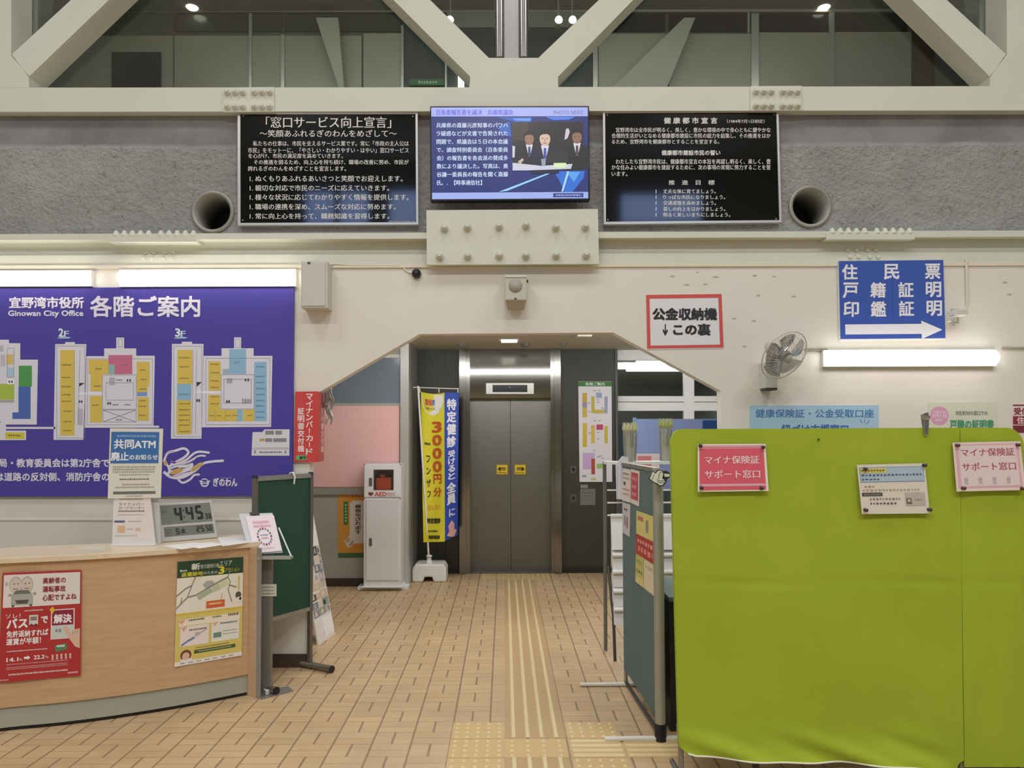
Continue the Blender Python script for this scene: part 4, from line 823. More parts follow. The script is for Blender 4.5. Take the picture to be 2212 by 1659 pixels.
# red hanging sign wrapped round the archway corner
P = FP(YW - .02); t = thing('corner_sign', P.at(662, 998), 'red sign with vertical white characters at the archway corner', 'sign')
q = MB(); q.pquad(P, ((638, 846), (687.5, 845.5), (686.5, 998.5), (634.5, 998)), .012, C('#cf4747', .4)); A = Art(q, P, .0005)
A.vtxt('マイナンバーカード', 661.5, 850, 675.5, 983, '#f0dcd8', .02).vtxt('証明書交付機', 643.5, 880, 657, 977, '#efcfcc', .03).rect(640, 983.5, 662, 994, '#6fae74', 2).txt('番号', 647, 985.5, 661, 992, '#1f2a20', .02)
q.build('front_face', t)
xa = P.at(687.4, 920).x; q = MB(); yb = (YW - .02)*402.5/389.5
q.prism([(xa, YW - .008, P.at(687, 998).z), (xa, yb, P.at(687, 998).z), (xa, yb, P.at(687, 846).z), (xa, YW - .008, P.at(687, 846).z)], (-.004, 0, 0), C('#b8504c', .4))
PX = Pl((xa, 5.2, 2), (1, 0, 0)); Art(q, PX, .0005).vtxt('証明書交付機', 693, 880, 698.5, 978, '#e8b5b0', .02)
q.build('side_face', t)
# silver chain bundle under the arch edge
q = MB(); P = FP(5.26)
for i in range(7):
    x0 = 702 + i*2.6; path = []
    for j in range(14):
        u = j/13; path.append(P.at(x0 + 3*math.sin(u*9 + i*1.7) + (6 - i)*u*.6, 838 + (5 if i < 5 else 0) + u*(62 + 14*math.sin(i*2.1)), .012*math.sin(i + u*7)))
    q.tube(path, .006, C('#aeb0a8', .3, .7), 6)
q.build('chain_bundle', label='bundle of silver chain hanging beside the red corner sign', cat='chain')
# wall fan
def fan():
    P_ = FP(4.84); c = P_.at(1694, 768); n_ = V((.33, -.78, -.53)).normalized(); R_ = .172
    t_ = thing('wall_fan', FP(YW).at(1667, 843), 'white wall fan with a round cage beside the fluorescent lamp', 'fan')
    a_ = n_.orthogonal().normalized(); b_ = n_.cross(a_)
    q_ = MB(); WC = C('#d6d4cb', .4)
    q_.ring(c, n_, R_, .004, WC, 48)
    for s_, dep in ((1, .055), (-1, .045)):
        for i in range(36):
            th = 2*math.pi*i/36; d = a_*math.cos(th) + b_*math.sin(th)
            q_.tube([c + d*R_, c + d*R_*.8 + n_*s_*dep*.62, c + d*R_*.5 + n_*s_*dep*.95, c + d*.034 + n_*s_*dep], .0009, WC, 4)
        for rr, hh in ((.62, .9), (.82, .6)): q_.ring(c + n_*s_*dep*hh, n_, R_*rr, .0011, WC, 40, 4)
    q_.build('cage', t_)
    for i in range(5):
        q_ = MB(); th0 = 2*math.pi*i/5; vs = []; nr, na = 6, 6
        for r_i in range(nr):
            for k in range(na):
                rr = .03 + (R_*.88 - .03)*r_i/(nr - 1); w = .7 + .5*math.sin(math.pi*min(1, .25 + .75*r_i/(nr - 1))*.8)
                th = th0 + w*(k/(na - 1) - .5) + .25*r_i/(nr - 1); vs.append(c + (a_*math.cos(th) + b_*math.sin(th))*rr + n_*(.03*(k/(na - 1) - .5)))
        q_.add(vs, [(r_i*na + k, r_i*na + k + 1, (r_i + 1)*na + k + 1, (r_i + 1)*na + k) for r_i in range(nr - 1) for k in range(na - 1)], M_BLADE, True); q_.build('blade', t_)
    q_ = MB(); q_.lathe([(.0, .062), (.026, .06), (.031, .052)], c, n_, C('#b5b4aa', .4), 20); q_.lathe([(.036, .03), (.04, 0), (.036, -.03)], c, n_, C('#8a8a88', .5), 20); q_.build('hub', t_)
    q_ = MB(); q_.lathe([(.045, -.04), (.055, -.06), (.055, -.13), (.035, -.16)], c, n_, C('#c9c7bd', .45), 24); q_.build('motor', t_)
    bx0, bx1 = FP(5.0).at(1654, 800), FP(5.0).at(1681, 838); m_ = c - n_*.12
    q_ = MB(); q_.tube([m_, V(((bx0.x + bx1.x)/2, 5.04, bx0.z + .03))], .03, C('#d6d4cb', .45), 14); q_.build('neck', t_)
    q_ = MB(); q_.box((bx0.x, 5.0, bx1.z), (bx1.x, YW, bx0.z + .06), C('#d9d8d0', .45)); q_.build('bracket', t_, bevel=.006)
    q_ = MB(); q_.box((bx0.x + .006, 5.005, bx1.z - .014), (bx1.x - .004, YW - .01, bx1.z), M_DGREY); q_.build('base_cap', t_)
fan()
# =================================================================== LOBBY THINGS
P = FP(YE - .012); q = MB(); q.pquad(P, ((1249, 824), (1321, 824), (1322.5, 1041), (1252, 1041)), .01, C('#dedce0', .4)); A = Art(q, P, .0005, 1230, 810, .181)
A.rect(105, 80, 505, 136, '#3d7a3a').txt('各階ご案内', 190, 90, 420, 126, '#cfe0c6', .02)
for r, c_ in (((155, 215, 210, 325), '#cfa94c'), ((155, 325, 210, 385), '#9a93ad'), ((158, 385, 210, 505), '#cdb04a'), ((262, 255, 300, 455), '#c7b24e'), ((300, 415, 455, 460), '#c2b356'), ((318, 210, 388, 275), '#93a9cf'), ((418, 255, 456, 455), '#9aa2bf'), ((158, 575, 210, 860), '#d0b53e'), ((258, 600, 305, 815), '#d3b65a'), ((322, 590, 402, 655), '#b8486e'), ((418, 610, 458, 815), '#c8b53a'), ((160, 930, 300, 1125), '#c4a9cf'), ((262, 1000, 305, 1185), '#b0503a'), ((325, 1060, 405, 1115), '#8fbf5a'), ((150, 1195, 200, 1222), '#8aa59a'), ((255, 1232, 320, 1252), '#c9c25a')): A.rect(*r, c_, 2)
for x_, y_ in ((290, 180), (345, 180), (290, 540), (345, 540), (225, 330), (225, 430), (325, 290), (330, 320), (380, 390), (230, 690), (330, 680), (330, 755), (360, 960), (385, 985), (335, 970), (290, 895)): A.scrib(x_, y_, x_ + 26, y_ + 14, '#7a7a88', 3)
q.build('floor_map_poster', label='narrow floor map poster with a green header beside the elevator', cat='poster')
q = MB(); P2 = FP(YE - .003); q.pbox(P2, 1253.5, 1056, 1286, 1091, .002, C('#76746c', .6)); Art(q, P2, .0005).scrib(1258, 1063, 1282, 1066, '#5f5d56').scrib(1258, 1070, 1282, 1073, '#5f5d56'); q.build('paper_notice', label='small grey paper notice under the floor map poster', cat='notice')
q = MB(); q.pbox(P2, 1254, 1047, 1270, 1054.5, .002, C('#8a887e', .5)); q.build('label_plate', label='tiny grey plate between floor map and grey notice', cat='plate')
# nobori banner
t = thing('banner_flag', G(926, 1250), 'yellow and blue vertical banner on a white pole by the elevator', 'banner')
PN = FP(8.1); gb = G(926, 1255); yb0 = 8.08
q = MB(); xa, xb = FP(yb0).at(889.5, 1240).x, FP(yb0).at(963.5, 1240).x; zh = FP(yb0).at(926, 1219).z; xm1, xm2 = lerp(xa, xb, .33), lerp(xa, xb, .63); yk = yb0 + .3
q.prism([(xa, yb0, 0), (xm1, yb0, 0), (lerp(xm1, xm2, .12), yb0, .055), (lerp(xm1, xm2, .88), yb0, .055), (xm2, yb0, 0), (xb, yb0, 0), (xb, yb0, zh*.72), (lerp(xb, xa, .08), yb0, zh), (lerp(xb, xa, .9), yb0, zh), (xa, yb0, zh*.72)], (0, .3, 0), C('#e6e4dc', .35)); q.build('water_base', t, bevel=.018)
pb = FP(8.15).at(927, 1219); q = MB(); q.lathe([(.036, 0), (.036, .025), (.026, .03), (.026, .075), (.032, .078), (.032, .09), (.02, .095)], V((pb.x, 8.15, zh - .005)), (0, 0, 1), C('#e6e4dc', .35), 20); q.build('pole_socket', t)
q = MB(); q.tube([V((pb.x, 8.15, zh)), PN.at(915, 1030, .01), PN.at(903.5, 834, .02)], .011, C('#e9e7df', .35), 10); q.tube([PN.at(893, 837, .025), PN.at(991, 840, .0)], .006, C('#d9d7cf', .35), 8)
for x in (907, 948, 989): q.tube([PN.at(x, 838), PN.at(x, 848)], .006, C('#e9e7df', .4), 8)
q.build('pole', t)
def bx_(u, v):                                # banner sheet, gently rippled
    l = lerp(908.5, 914.5, v); r = lerp(990.5, 988.5, v); x = lerp(l, r, u); top = lerp(846, 848, u) + 7*math.sin(math.pi*min(1, u/.66))*(1 if u < .66 else 0)*.6; bot = lerp(1172, 1156, max(0, (u - .55)/.45)) if u > .55 else lerp(1172, 1169, u)
    y = lerp(top, bot, v); o_ = .012*math.sin(u*10 + v*3) + .01*math.sin(u*5 - v*6); return PN.at(x, y, o_ - .02)
q = MB(); nu, nv = 24, 24; SPL = 15
vs = [bx_(i/nu, j/nv) for j in range(nv + 1) for i in range(nu + 1)]; fy, fb = [], []
for j in range(nv):
    for i in range(nu): (fy if i < SPL else fb).append((j*(nu + 1) + i, j*(nu + 1) + i + 1, (j + 1)*(nu + 1) + i + 1, (j + 1)*(nu + 1) + i))
q.add(vs, fy, C('#dcd22c', .6), True); q.add(vs, fb, C('#2a4bb0', .6), True)
class BArt(Art):                              # printing that follows the ripples; x, y in 0..100 of the sheet
    def map(s, x, y, k):
        p = bx_(x/100, y/100); return p + V((0, -1, 0))*(.002 + k*.0004 + (s.k % 10)*.00004)
A = BArt(q, PN)
A.circ(31, 4.5, 28, '#e2dfd6', 1, 10, a0=0, a1=180).rect(3, 1.5, 59, 4.6, '#e2dfd6', 1)
A.txt('国保', 12, 4, 30, 8, '#c8473c', .03).txt('限定', 31, 4, 50, 8, '#4a63b0', .03).txt('（40～74歳）', 11, 8.8, 52, 11.4, '#3c3c34', .01)
for i, s_ in enumerate('3000円分'): A.txt(s_, 30 + (1 if i > 3 else 0), 19 + 8.9*i, 53, 26 + 8.9*i + (0 if i < 4 else -1), '#bf5a1e', .03)
A.scrib(8, 33, 24, 35, '#3e3a1e').txt('フ', 12, 42, 22, 46.5, '#2d2a1e', .02).txt('ン', 12, 50, 23, 54.5, '#2d2a1e', .02).txt('ザ', 12, 58, 23, 63, '#2d2a1e', .02).txt('フ', 13, 66, 23, 70, '#2d2a1e', .02)
A.scrib(14, 75, 50, 78.5, '#d7a92c', 2, .3, 9).txt('特定健診', 12, 84, 50, 87.5, '#2d2a14', .04).scrib(14, 92, 42, 93.5, '#4a4620', 3, .3, 5).txt('健康増進課', 15, 95.5, 48, 98, '#2d2a14', .03)
A.vtxt('特定健診', 70, 4, 93, 38, '#e6e6ee', .03).vtxt('受けると', 73, 39.5, 91, 60, '#e6e6ee', .02).vtxt('全員', 69, 61.5, 93, 77, '#e6e6ee', .03).txt('に', 75, 80, 91, 85, '#e6e6ee', .02)
A.poly([(82, 88), (90, 91), (90, 95), (97, 96), (90, 100), (78, 99), (68, 97), (75, 95), (72, 91)], '#d8a79a', 3)
q.build('cloth', t)
# AED cabinet
t = thing('aed_cabinet', G(828, 1268), 'white standing AED cabinet with an orange device behind its window', 'cabinet')
YA = 7.64; PA = FP(YA); q = MB()
a_, b_ = PA.at(786.5, 1002), PA.at(866, 1262)
q.box((a_.x, YA, .05), (b_.x, YA + .2, lerp(PA.at(826, 1074).z, 0, 0)), C('#dededc', .35)); zk = PA.at(826, 1074).z
wl, wr, wb, wt = PA.at(806, 1058).x, PA.at(852, 1058).x, PA.at(826, 1060).z, PA.at(826, 1013).z
for r in ((a_.x, wl, zk, a_.z), (wr, b_.x, zk, a_.z), (wl, wr, zk, wb), (wl, wr, wt, a_.z)): q.box((r[0], YA, r[2]), (r[1], YA + .2, r[3]), C('#dededc', .35))
q.box((wl, YA + .19, wb), (wr, YA + .2, wt), C('#8a7d6e', .6)); q.build('body', t)
q = MB(); g0, g1 = G(772, 1274.5), G(881, 1274.5); q.box((g0.x, g0.y, 0), (g1.x, YA + .21, .035), C('#e4e4e2', .3)); q.box((a_.x - .02, YA - .03, .035), (b_.x + .02, YA + .205, .05), C('#e4e4e2', .3)); q.build('base_plate', t, bevel=.005)
q = MB(); q.pbox(PA, 791.5, 1078, 861.6, 1253, .012, C('#dcdcdb', .35), .012); ld = q.build('lower_door', t, bevel=.003)
q = MB(); q.pbox(PA, 798, 1162, 804, 1179, .01, C('#777570', .3, .6), .02); q.build('handle', ld, bevel=.002)
q = MB()
for r in ((788, 1004.5, 808, 1073), (850, 1004.5, 864, 1073), (808, 1004.5, 850, 1015), (808, 1058, 850, 1073)): q.pbox(PA, *r, .012, C('#e2e2e0', .35), .012)
A = Art(q, PA, .0125); A.circ(799, 1066, 3.2, '#7d3a34', 2).circ(804, 1066, 3.2, '#7d3a34', 2).poly([(796, 1067), (807, 1067), (801.5, 1072)], '#7d3a34', 2).txt('AED', 810, 1062.5, 835, 1071.5, '#c2483c', .02).scrib(837, 1064, 855, 1067, '#cf8a80').scrib(837, 1068, 855, 1070.5, '#cf8a80')
A.frame(807, 1014, 851, 1059, 1.2, '#77746f', 1)
ud = q.build('upper_door', t)
q = MB(); q.pbox(PA, 808, 1015, 850, 1058, .002, M_CLEARG, .006); q.build('window_pane', ud)
q = MB(); q.pbox(PA, 798, 1032, 804.5, 1049, .01, C('#777570', .3, .6), .022); q.build('handle', ud, bevel=.002)
q = MB(); cA = PA.at(829, 1040); q.box((cA.x - .085, YA + .012, wb + .002), (cA.x + .075, YA + .11, wb + .13), C('#f0642f', .5)); q.box((cA.x - .05, YA + .05, wb + .13), (cA.x + .01, YA + .11, wb + .165), C('#e65c2a', .5)); q.build('defibrillator_case', label='orange defibrillator case inside the white AED cabinet', cat='defibrillator', bevel=.012)
for x, y in ((787.5, 1003), (865, 1003), (787.5, 1077), (864, 1077)):
    q = MB(); q.lathe([(.008, 0), (.006, .006)], PA.at(x, y), (0, -1, 0), C('#a06a64', .4), 10); q.build('corner_screw', t)
# orange poster on the lobby wall
P = FP(YP - .004); q = MB(); q.pbox(P, 730.5, 1062, 800, 1204.5, .003, C('#d6963a', .5)); A = Art(q, P, .0005, 500, 1000, .226)
A.rect(1020, 860, 1330, 905, '#3f6b45', 1).poly([(1130, 385), (1160, 360), (1330, 360), (1330, 770), (1150, 770), (1130, 740)], '#dfd9cb', 1).rect(1072, 370, 1114, 592, '#3f7a3f', 2).vtxt('ストップ', 1082, 385, 1105, 580, '#cfd8b8', .01, 3) if False else A.rect(1020, 860, 1330, 905, '#3f6b45', 1).poly([(1130, 385), (1160, 360), (1330, 360), (1330, 770), (1150, 770), (1130, 740)], '#dfd9cb', 1).rect(1072, 370, 1114, 592, '#3f7a3f', 2)
for i in range(6): A.rect(1084, 395 + 30*i, 1103, 412 + 30*i, '#a9c29a', 3)
A.vtxt('義務化されます', 1184, 395, 1238, 680, '#5f3a30', .02).scrib(1150, 295, 1300, 330, '#c27a2a', 2, .4, 26).poly([(1075, 740), (1130, 690), (1170, 730), (1150, 800), (1110, 815)], '#e0d3bd', 2).line([(1130, 790), (1165, 745)], 8, '#3a332c', 3).circ(1110, 735, 22, '#c9a184', 3)
q.build('poster', label='orange poster half hidden behind the AED cabinet', cat='poster')
# periwinkle partition board in the office front, with cards
P = FP(7.2); t = thing('partition_board', (P.at(1460, 950).x, 7.2, 0), 'periwinkle blue partition board behind the grey partition', 'partition')
q = MB(); q.pbox(P, 1373, 905, 1600, 1060, .03, C('#8fa2d6', .7)); q.build('panel', t)
q = MB(); q.pbox(P, 1368, 902, 1375, 1060, .035, C('#7f9ecb', .5), .003); q.build('edge_frame', t)
for x in (1371, 1590):
    c = P.at(x, 1060); q = MB(); q.tube([V((c.x, 7.215, c.z + .05)), V((c.x, 7.215, .0))], .015, M_ALU); q.build('leg', t)
q = MB(); q.pbox(FP(7.19), 1518, 908, 1570, 940, .008, C('#1f4f94', .5)); q.build('blue_card', label='deep blue card on the periwinkle board beside the wall edge', cat='card')
q = MB(); P = FP(7.19); q.pbox(P, 1373, 980, 1425, 1010, .008, C('#e8dcd8', .5)); Art(q, P, .0005).rect(1377, 985, 1407, 1010, '#d9858a').scrib(1386, 995, 1399, 998, '#b0545c', 2).scrib(1386, 1002, 1399, 1004, '#b0545c', 2); q.build('pink_card', label='pink card on the periwinkle board seen above the grey partition', cat='card')
# brochure rack behind the partition
xr, xq, yF, yR = G(1320, 1424).x, 1.32, 5.32, 5.50
t = thing('brochure_rack', ((xr + xq)/2, 5.4, 0), 'tall brochure rack with white tiered shelves behind the grey partition', 'rack')
xr = -0.0 + FP(yF).at(1314, 1200).x
for x in (xr, xq):
    q = MB(); q.tube([V((x, yR, 0)), V((x, yR - .02, 1.385))], .014, C('#7d7b75', .4, .5)); q.build('post', t)
    q = MB(); q.tube([V((x + .03, yF - .08, 0)), V((x + .03, yF - .02, .3)), V((x + .02, yR - .03, .62))], .011, C('#4b4946', .4, .4)); q.build('leg', t)
q = MB(); q.box((xr - .01, yF, 1.37), (xq, yR, 1.39), C('#d9d9d6', .4)); q.build('top_shelf', t)
for i in range(3):
    q = MB(); q.box((xr, yF + .02, 1.18 - .09*i), (xq, yF + .032, 1.19 - .09*i), M_WHITE); q.build('cross_bar', t)
for i, z in enumerate((.733, .616, .484, .36)):
    y_ = yF - .02*i
    q = MB(); q.prism([V((xr + .03, y_, z - .115)), V((xr + .03, y_ + .012, z)), V((xr + .03, y_ + .07, z + .035)), V((xr + .03, y_ + .075, z - .115))], (xq - xr - .06, 0, 0), C('#e2e1dc', .45))
    q.tube([V((xr + .03, y_ - .004, z - .008)), V((xq - .03, y_ - .004, z - .008))], .014, C('#edece7', .4), 12); q.build('shelf_tier', t)
q = MB(); q.prism([V((xr + .03, yF + .005, .76)), V((xr + .03, yF + .05, 1.0)), V((xr + .03, yF + .06, 1.012)), V((xr + .03, yF + .085, 1.0)), V((xr + .03, yF + .06, .76))], (xq - xr - .06, 0, 0), C('#e8e7e3', .45)); q.build('header_panel', t)
P = FP(yF - .03); q = MB(); q.pquad(P, ((1330, 1003), (1345, 985), (1357, 988), (1357, 1080), (1332, 1078)), .012, C('#d3d3da', .6)); Art(q, P, .0005).line([(1334, 1005), (1334, 1076)], .8, '#a9a9b4').line([(1341, 1000), (1341, 1077)], .8, '#b9b9c2'); q.build('paper_bundle', label='white paper bundle hanging on the brochure rack', cat='papers')
for x0, x1, yt, yy, lab, gcol in ((1345, 1378, 914, 5.36, 'left clear wrapped bouquet on the brochure rack', '#d6d49a'), (1423, 1454, 905, 5.45, 'right clear wrapped bouquet on the brochure rack, by the screen', '#c4cf62')):
    P = FP(yy); a_, b_ = P.at(x0, 1003), P.at(x1, 1003); cx_, r = (a_.x + b_.x)/2, (b_.x - a_.x)/2; zt_ = P.at(x0, yt).z; z0 = 1.39
    t = thing('wrapped_bouquet', (cx_, yy, z0), lab, 'bouquet', 'wrapped bouquets on the rack')
    q = MB(); q.lathe([(r*.75, z0), (r*.9, z0 + (zt_ - z0)*.4), (r*.95, zt_)], (cx_, yy, 0), (0, 0, 1), M_CLEARP, 20, False); q.build('clear_sleeve', t)
    q = MB()
    for i in range(12):
        th = 2*math.pi*i/12; d = V((math.cos(th), math.sin(th), 0)); p = V((cx_, yy, zt_ - .07)) + d*r*.8
        q.add([p + V((-d.y, d.x, 0))*.018, p - V((-d.y, d.x, 0))*.018, p + d*.006 + V((0, 0, .08)), p + d*.012 + V((0, 0, .03))], [(0, 1, 2), (0, 1, 3), (1, 2, 3), (0, 2, 3)], C(gcol, .6))
    q.build('paper_fringe', t)
    q = MB()
    for i in range(9):
        th = i*2.4; d = V((math.cos(th), math.sin(th), 0))*r*.5; q.tube([V((cx_, yy, z0)) + d*.3, V((cx_, yy, z0 + .1)) + d*.7, V((cx_, yy, z0 + .16 + .016*i)) + d], .013, C(('#b9c08a', '#e0dcc0', '#9aa86a')[i % 3], .6), 6, .004)
    q.lathe([(r*.4, z0), (r*.5, z0 + .1), (r*.3, z0 + .11)], (cx_, yy, 0), (0, 0, 1), C('#d8d4bc', .6), 14); q.build('stems', t)
# grey-green rolling partition
NP_, FP_ = G(1427, 1600), G(1352, 1482); dv = (FP_ - NP_); L_ = dv.length; dv.normalize(); nv_ = V((dv.y, -dv.x, 0))
if nv_.x > 0: nv_ = -nv_
t = thing('partition_screen', NP_, 'grey-green fabric partition with aluminium posts seen edge-on', 'partition')
ZP0, ZP1 = .11, 1.405
q = MB(); c = NP_ + nv_*.012; q.prism([c + V((0, 0, ZP0)), c + dv*L_ + V((0, 0, ZP0)), c + dv*L_ + V((0, 0, ZP1 - .02)), c + V((0, 0, ZP1 - .02))], -nv_*.024, M_PART); q.build('panel', t)
q = MB(); c = NP_ + nv_*.016; q.prism([c + V((0, 0, ZP1 - .022)), c + dv*L_ + V((0, 0, ZP1 - .022)), c + dv*L_ + V((0, 0, ZP1)), c + V((0, 0, ZP1))], -nv_*.032, M_ALU); q.build('top_rail', t)
q = MB(); c = NP_ + nv_*.008; q.prism([c + V((0, 0, .02)), c + dv*L_ + V((0, 0, .02)), c + dv*L_ + V((0, 0, .034)), c + V((0, 0, .034))], -nv_*.016, C('#3d3b38', .5)); q.build('tie_bar', t)
for p in (NP_, FP_):
    q = MB(); q.tube([p + V((0, 0, .07 if p is NP_ else .02)), p + V((0, 0, ZP1 - .005))], .027 if p is NP_ else .0125, C('#a3a293', .4, .3), 20); q.build('post', t)
    if p is NP_: q = MB(); q.lathe([(.031, .002), (.031, .085), (.028, .09)], p, (0, 0, 1), M_BLACK, 16); q.build('post_cap', t)
    q = MB(); fx = V((-1, 0, 0)) if True else nv_
    a_, b_ = p + V((-.29, 0, 0)), p + V((.2, 0, 0)); q.prism([a_ + V((0, -.016, .004)), b_ + V((0, -.016, .004)), b_ + V((0, -.016, .024)), a_ + V((0, -.016, .018))], (0, .032, 0), C('#dedbd0', .4, .1)); q.build('foot_bar', t, bevel=.003)
PPn = Pl(NP_ + nv_*.0125, nv_)
def part_poster(quad, lab, fn, base='#e2d8cf'):
    q_ = MB(); q_.pquad(PPn, quad, .0015, C(base, .55), .0025); A_ = Art(q_, PPn, .0028, quad=quad); fn(A_); q_.build('poster', label=lab, cat='poster')
part_poster(((1345.5, 1011), (1363, 1015), (1362, 1086), (1345, 1081)), 'white flyer pinned at the far upper edge of the grey partition', lambda A_: A_.scrib(10, 12, 90, 18, '#8a8484', 3, .4, 12).scrib(10, 25, 90, 31, '#b9a8a4', 3, .4, 12).circ(30, 45, 14, '#5b5658', 3, 6).scrib(10, 60, 90, 66, '#c79a96', 3, .4, 12).scrib(10, 75, 90, 80, '#c79a96', 3, .4, 12))
part_poster(((1364, 1013), (1382, 1018), (1381, 1094), (1363, 1086)), 'red flyer with rounded block on the grey partition', lambda A_: A_.rect(8, 8, 88, 86, '#c04a4e', 3).scrib(22, 20, 76, 32, '#dc9a98', 4, .4, 20).scrib(22, 42, 76, 54, '#dc9a98', 4, .4, 20).scrib(22, 64, 76, 76, '#dc9a98', 4, .4, 20))
part_poster(((1345, 1085), (1362, 1090), (1361, 1160), (1346, 1150)), 'grey printed sheet below the white flyer on the partition', lambda A_: A_.scrib(25, 15, 75, 24, '#6c6a74', 3, .3, 25).rect(28, 40, 44, 72, '#8d8a94', 3).rect(60, 42, 72, 76, '#b2595e', 3), '#c9c6c6')
def _f(A_):
    A_.rect(0, 0, 100, 30, '#d8cf7a', 1).rect(8, 6, 40, 12, '#c07a6a', 3).rect(55, 8, 68, 24, '#8f8f88', 3).rect(0, 32, 100, 60, '#b2392f', 2).scrib(10, 37, 92, 43, '#dda49a', 3, .4, 12).scrib(14, 47, 92, 55, '#d98d82', 3, .4, 16).rect(0, 61, 45, 90, '#c2c06a', 2).rect(48, 61, 100, 98, '#dcd0b0', 2).scrib(6, 66, 40, 72, '#8a9a50', 3, .4, 10).scrib(6, 80, 40, 85, '#7d7a4a', 3, .4, 10).scrib(54, 66, 94, 72, '#b9a890', 3, .4, 10).rect(0, 90, 46, 100, '#dcd08a', 2)
part_poster(((1376, 1103), (1415, 1117), (1415, 1289), (1374, 1256)), 'yellow and red poster on the near half of the grey partition', _f, '#ded49a')
# pointing hand cut-out on the partition corner
P = FP(3.772); q = MB(); HW, HK = '#d9d8c9', '#2c2c28'
hand = [(1401.5, 1034), (1409, 1017), (1416, 1021), (1420, 1015.5), (1428, 1014), (1434, 1018), (1440, 1017), (1447, 1022), (1447, 1031), (1441, 1035), (1440, 1042), (1433, 1050), (1425, 1051), (1419, 1046), (1415, 1045)]
q.pquad(P, hand, .024, C(HK, .6)); A = Art(q, P, .0005)
A.poly([(1403.5, 1034), (1409.5, 1019), (1416.5, 1023), (1421, 1017.5), (1428, 1016), (1432.5, 1020), (1433, 1027), (1430, 1033), (1434, 1036), (1437, 1041), (1431, 1047.5), (1425, 1048.5), (1420, 1044), (1414.5, 1042.5)], HW, 1).poly([(1434, 1023), (1446, 1024), (1446, 1029.5), (1436, 1030)], HW, 1)
A.curve([(1423, 1034), (1424, 1024), (1429, 1019), (1433, 1024), (1431, 1032)], 1.2, HK, 2).curve([(1419, 1035), (1425, 1039), (1435, 1037)], 1.2, HK, 2).curve([(1420, 1040), (1427, 1043), (1436, 1041)], 1.2, HK, 2).line([(1409, 1036), (1413, 1024)], .9, HK, 2)
q.build('hand_sign', label='white pointing-hand cut-out fixed to the grey partition post', cat='sign')
# dark work table behind the cloth screen
t = thing('work_table', (1.5, 4.25, 0), 'dark work table in the gap between grey partition and green screen', 'table')
q = MB(); q.box((.872, 3.97, .69), (2.15, 4.55, .715), C('#5f7a70', .45)); q.build('tabletop', t, bevel=.003)
q = MB(); q.box((.89, 4.03, .03), (2.13, 4.05, .69), C('#1c1b1b', .6)); q.build('front_panel', t)
for x in (.88, 2.11):
    q = MB(); q.box((x, 4.0, 0), (x + .03, 4.52, .69), C('#2a2828', .6)); q.build('side_leg', t)
# lime green cloth screen
YS = 3.42; PSn = FP(YS)
t = thing('folding_screen', (FP(YS).at(1830, 1650).x, YS, 0), 'lime green cloth folding screen with notices pinned on it', 'folding screen')
def hem(x):
    pts = [(1463, 1606), (1480, 1622), (1500, 1628), (1600, 1635), (1700, 1639), (1850, 1643), (1960, 1649), (2020, 1655), (2040, 1660), (2060, 1659), (2072, 1640), (2079, 1640)]
    for (a, b), (c, d) in zip(pts, pts[1:]):
        if x <= c: return b + (d - b)*(x - a)/(c - a)
    return pts[-1][1]
def cloth(x0f, x1f, topf, hemf, name, rl, rr, hemw, seed):
    q_ = MB(); nu, nv = 70, 72; vs = []
    for j in range(nv + 1):
        v = j/nv; v2 = v**.9
        for i in range(nu + 1):
            u = i/nu; xt = x0f(0) + (x1f(0) - x0f(0))*u
            # rounded top corners
            yt = topf(xt); dl, dr = xt - x0f(0), x1f(0) - xt
            if rl and dl < rl: yt += rl - math.sqrt(max(0, rl*rl - (rl - dl)**2))
            if rr and dr < rr: yt += rr - math.sqrt(max(0, rr*rr - (rr - dr)**2))
            yb_ = hemf(x0f(1) + (x1f(1) - x0f(1))*u); y = yt + (yb_ - yt)*v2
            vv = min(1, max(0, (y - 930)/700)); x = x0f(vv) + (x1f(vv) - x0f(vv))*u
            o_ = .008*math.sin(math.pi*u)*math.sin(math.pi*v)
            o_ -= .004*math.exp(-((y - 1257 - 2*math.sin(u*7))/3.5)**2)
            o_ += .003*math.sin(u*9 + seed)*math.sin(v*7 + seed)
            if hemw:
                w_ = max(0, (y - 1545)/90); o_ += w_*w_*(.022 + .013*math.sin((x - 1463)*.024 + (y - 1600)*-.085 + seed) + .008*math.sin((x - 1500)*.052 + (y - 1600)*-.13))*max(0, 1 - max(0, x - 1950)/110)
            vs.append(PSn.at(x, y, .014 + o_))
    n1 = nu + 1; f = [(j*n1 + i, j*n1 + i + 1, (j + 1)*n1 + i + 1, (j + 1)*n1 + i) for j in range(nv) for i in range(nu)]
    q_.add(vs, f, M_LIME, True)
    back = [V((p.x, YS + .02, p.z)) for p in vs]; q_.add(back, f, M_LIME, True)
    rim = [i for i in range(n1)] + [j*n1 + nu for j in range(1, nv + 1)] + [nv*n1 + i for i in range(nu - 1, -1, -1)] + [j*n1 for j in range(nv - 1, 0, -1)]
    q_.add([vs[k] for k in rim] + [back[k] for k in rim], [(i, (i + 1) % len(rim), len(rim) + (i + 1) % len(rim), len(rim) + i) for i in range(len(rim))], M_LIME, True)
    o_ = q_.build(name, t)
    if hemw:
        h_ = MB(); h_.tube([vs[nv*n1 + i] + V((0, -.001, 0)) for i in range(2, nu - 3)], .004, C('#e6e4d4', .7), 8); h_.build('hem_edge', o_)
cloth(lambda v: 1447 + 19*v, lambda v: 2069 + 9*v, lambda x: 927 - 3*(x - 1447)/620, hem, 'cloth_panel', 26, 0, True, 0)
cloth(lambda v: 2070 + 9*v, lambda v: 2208 + 8*v, lambda x: 924, lambda x: 1654, 'cloth_panel', 0, 40, False, 2)
q = MB(); z0 = .05
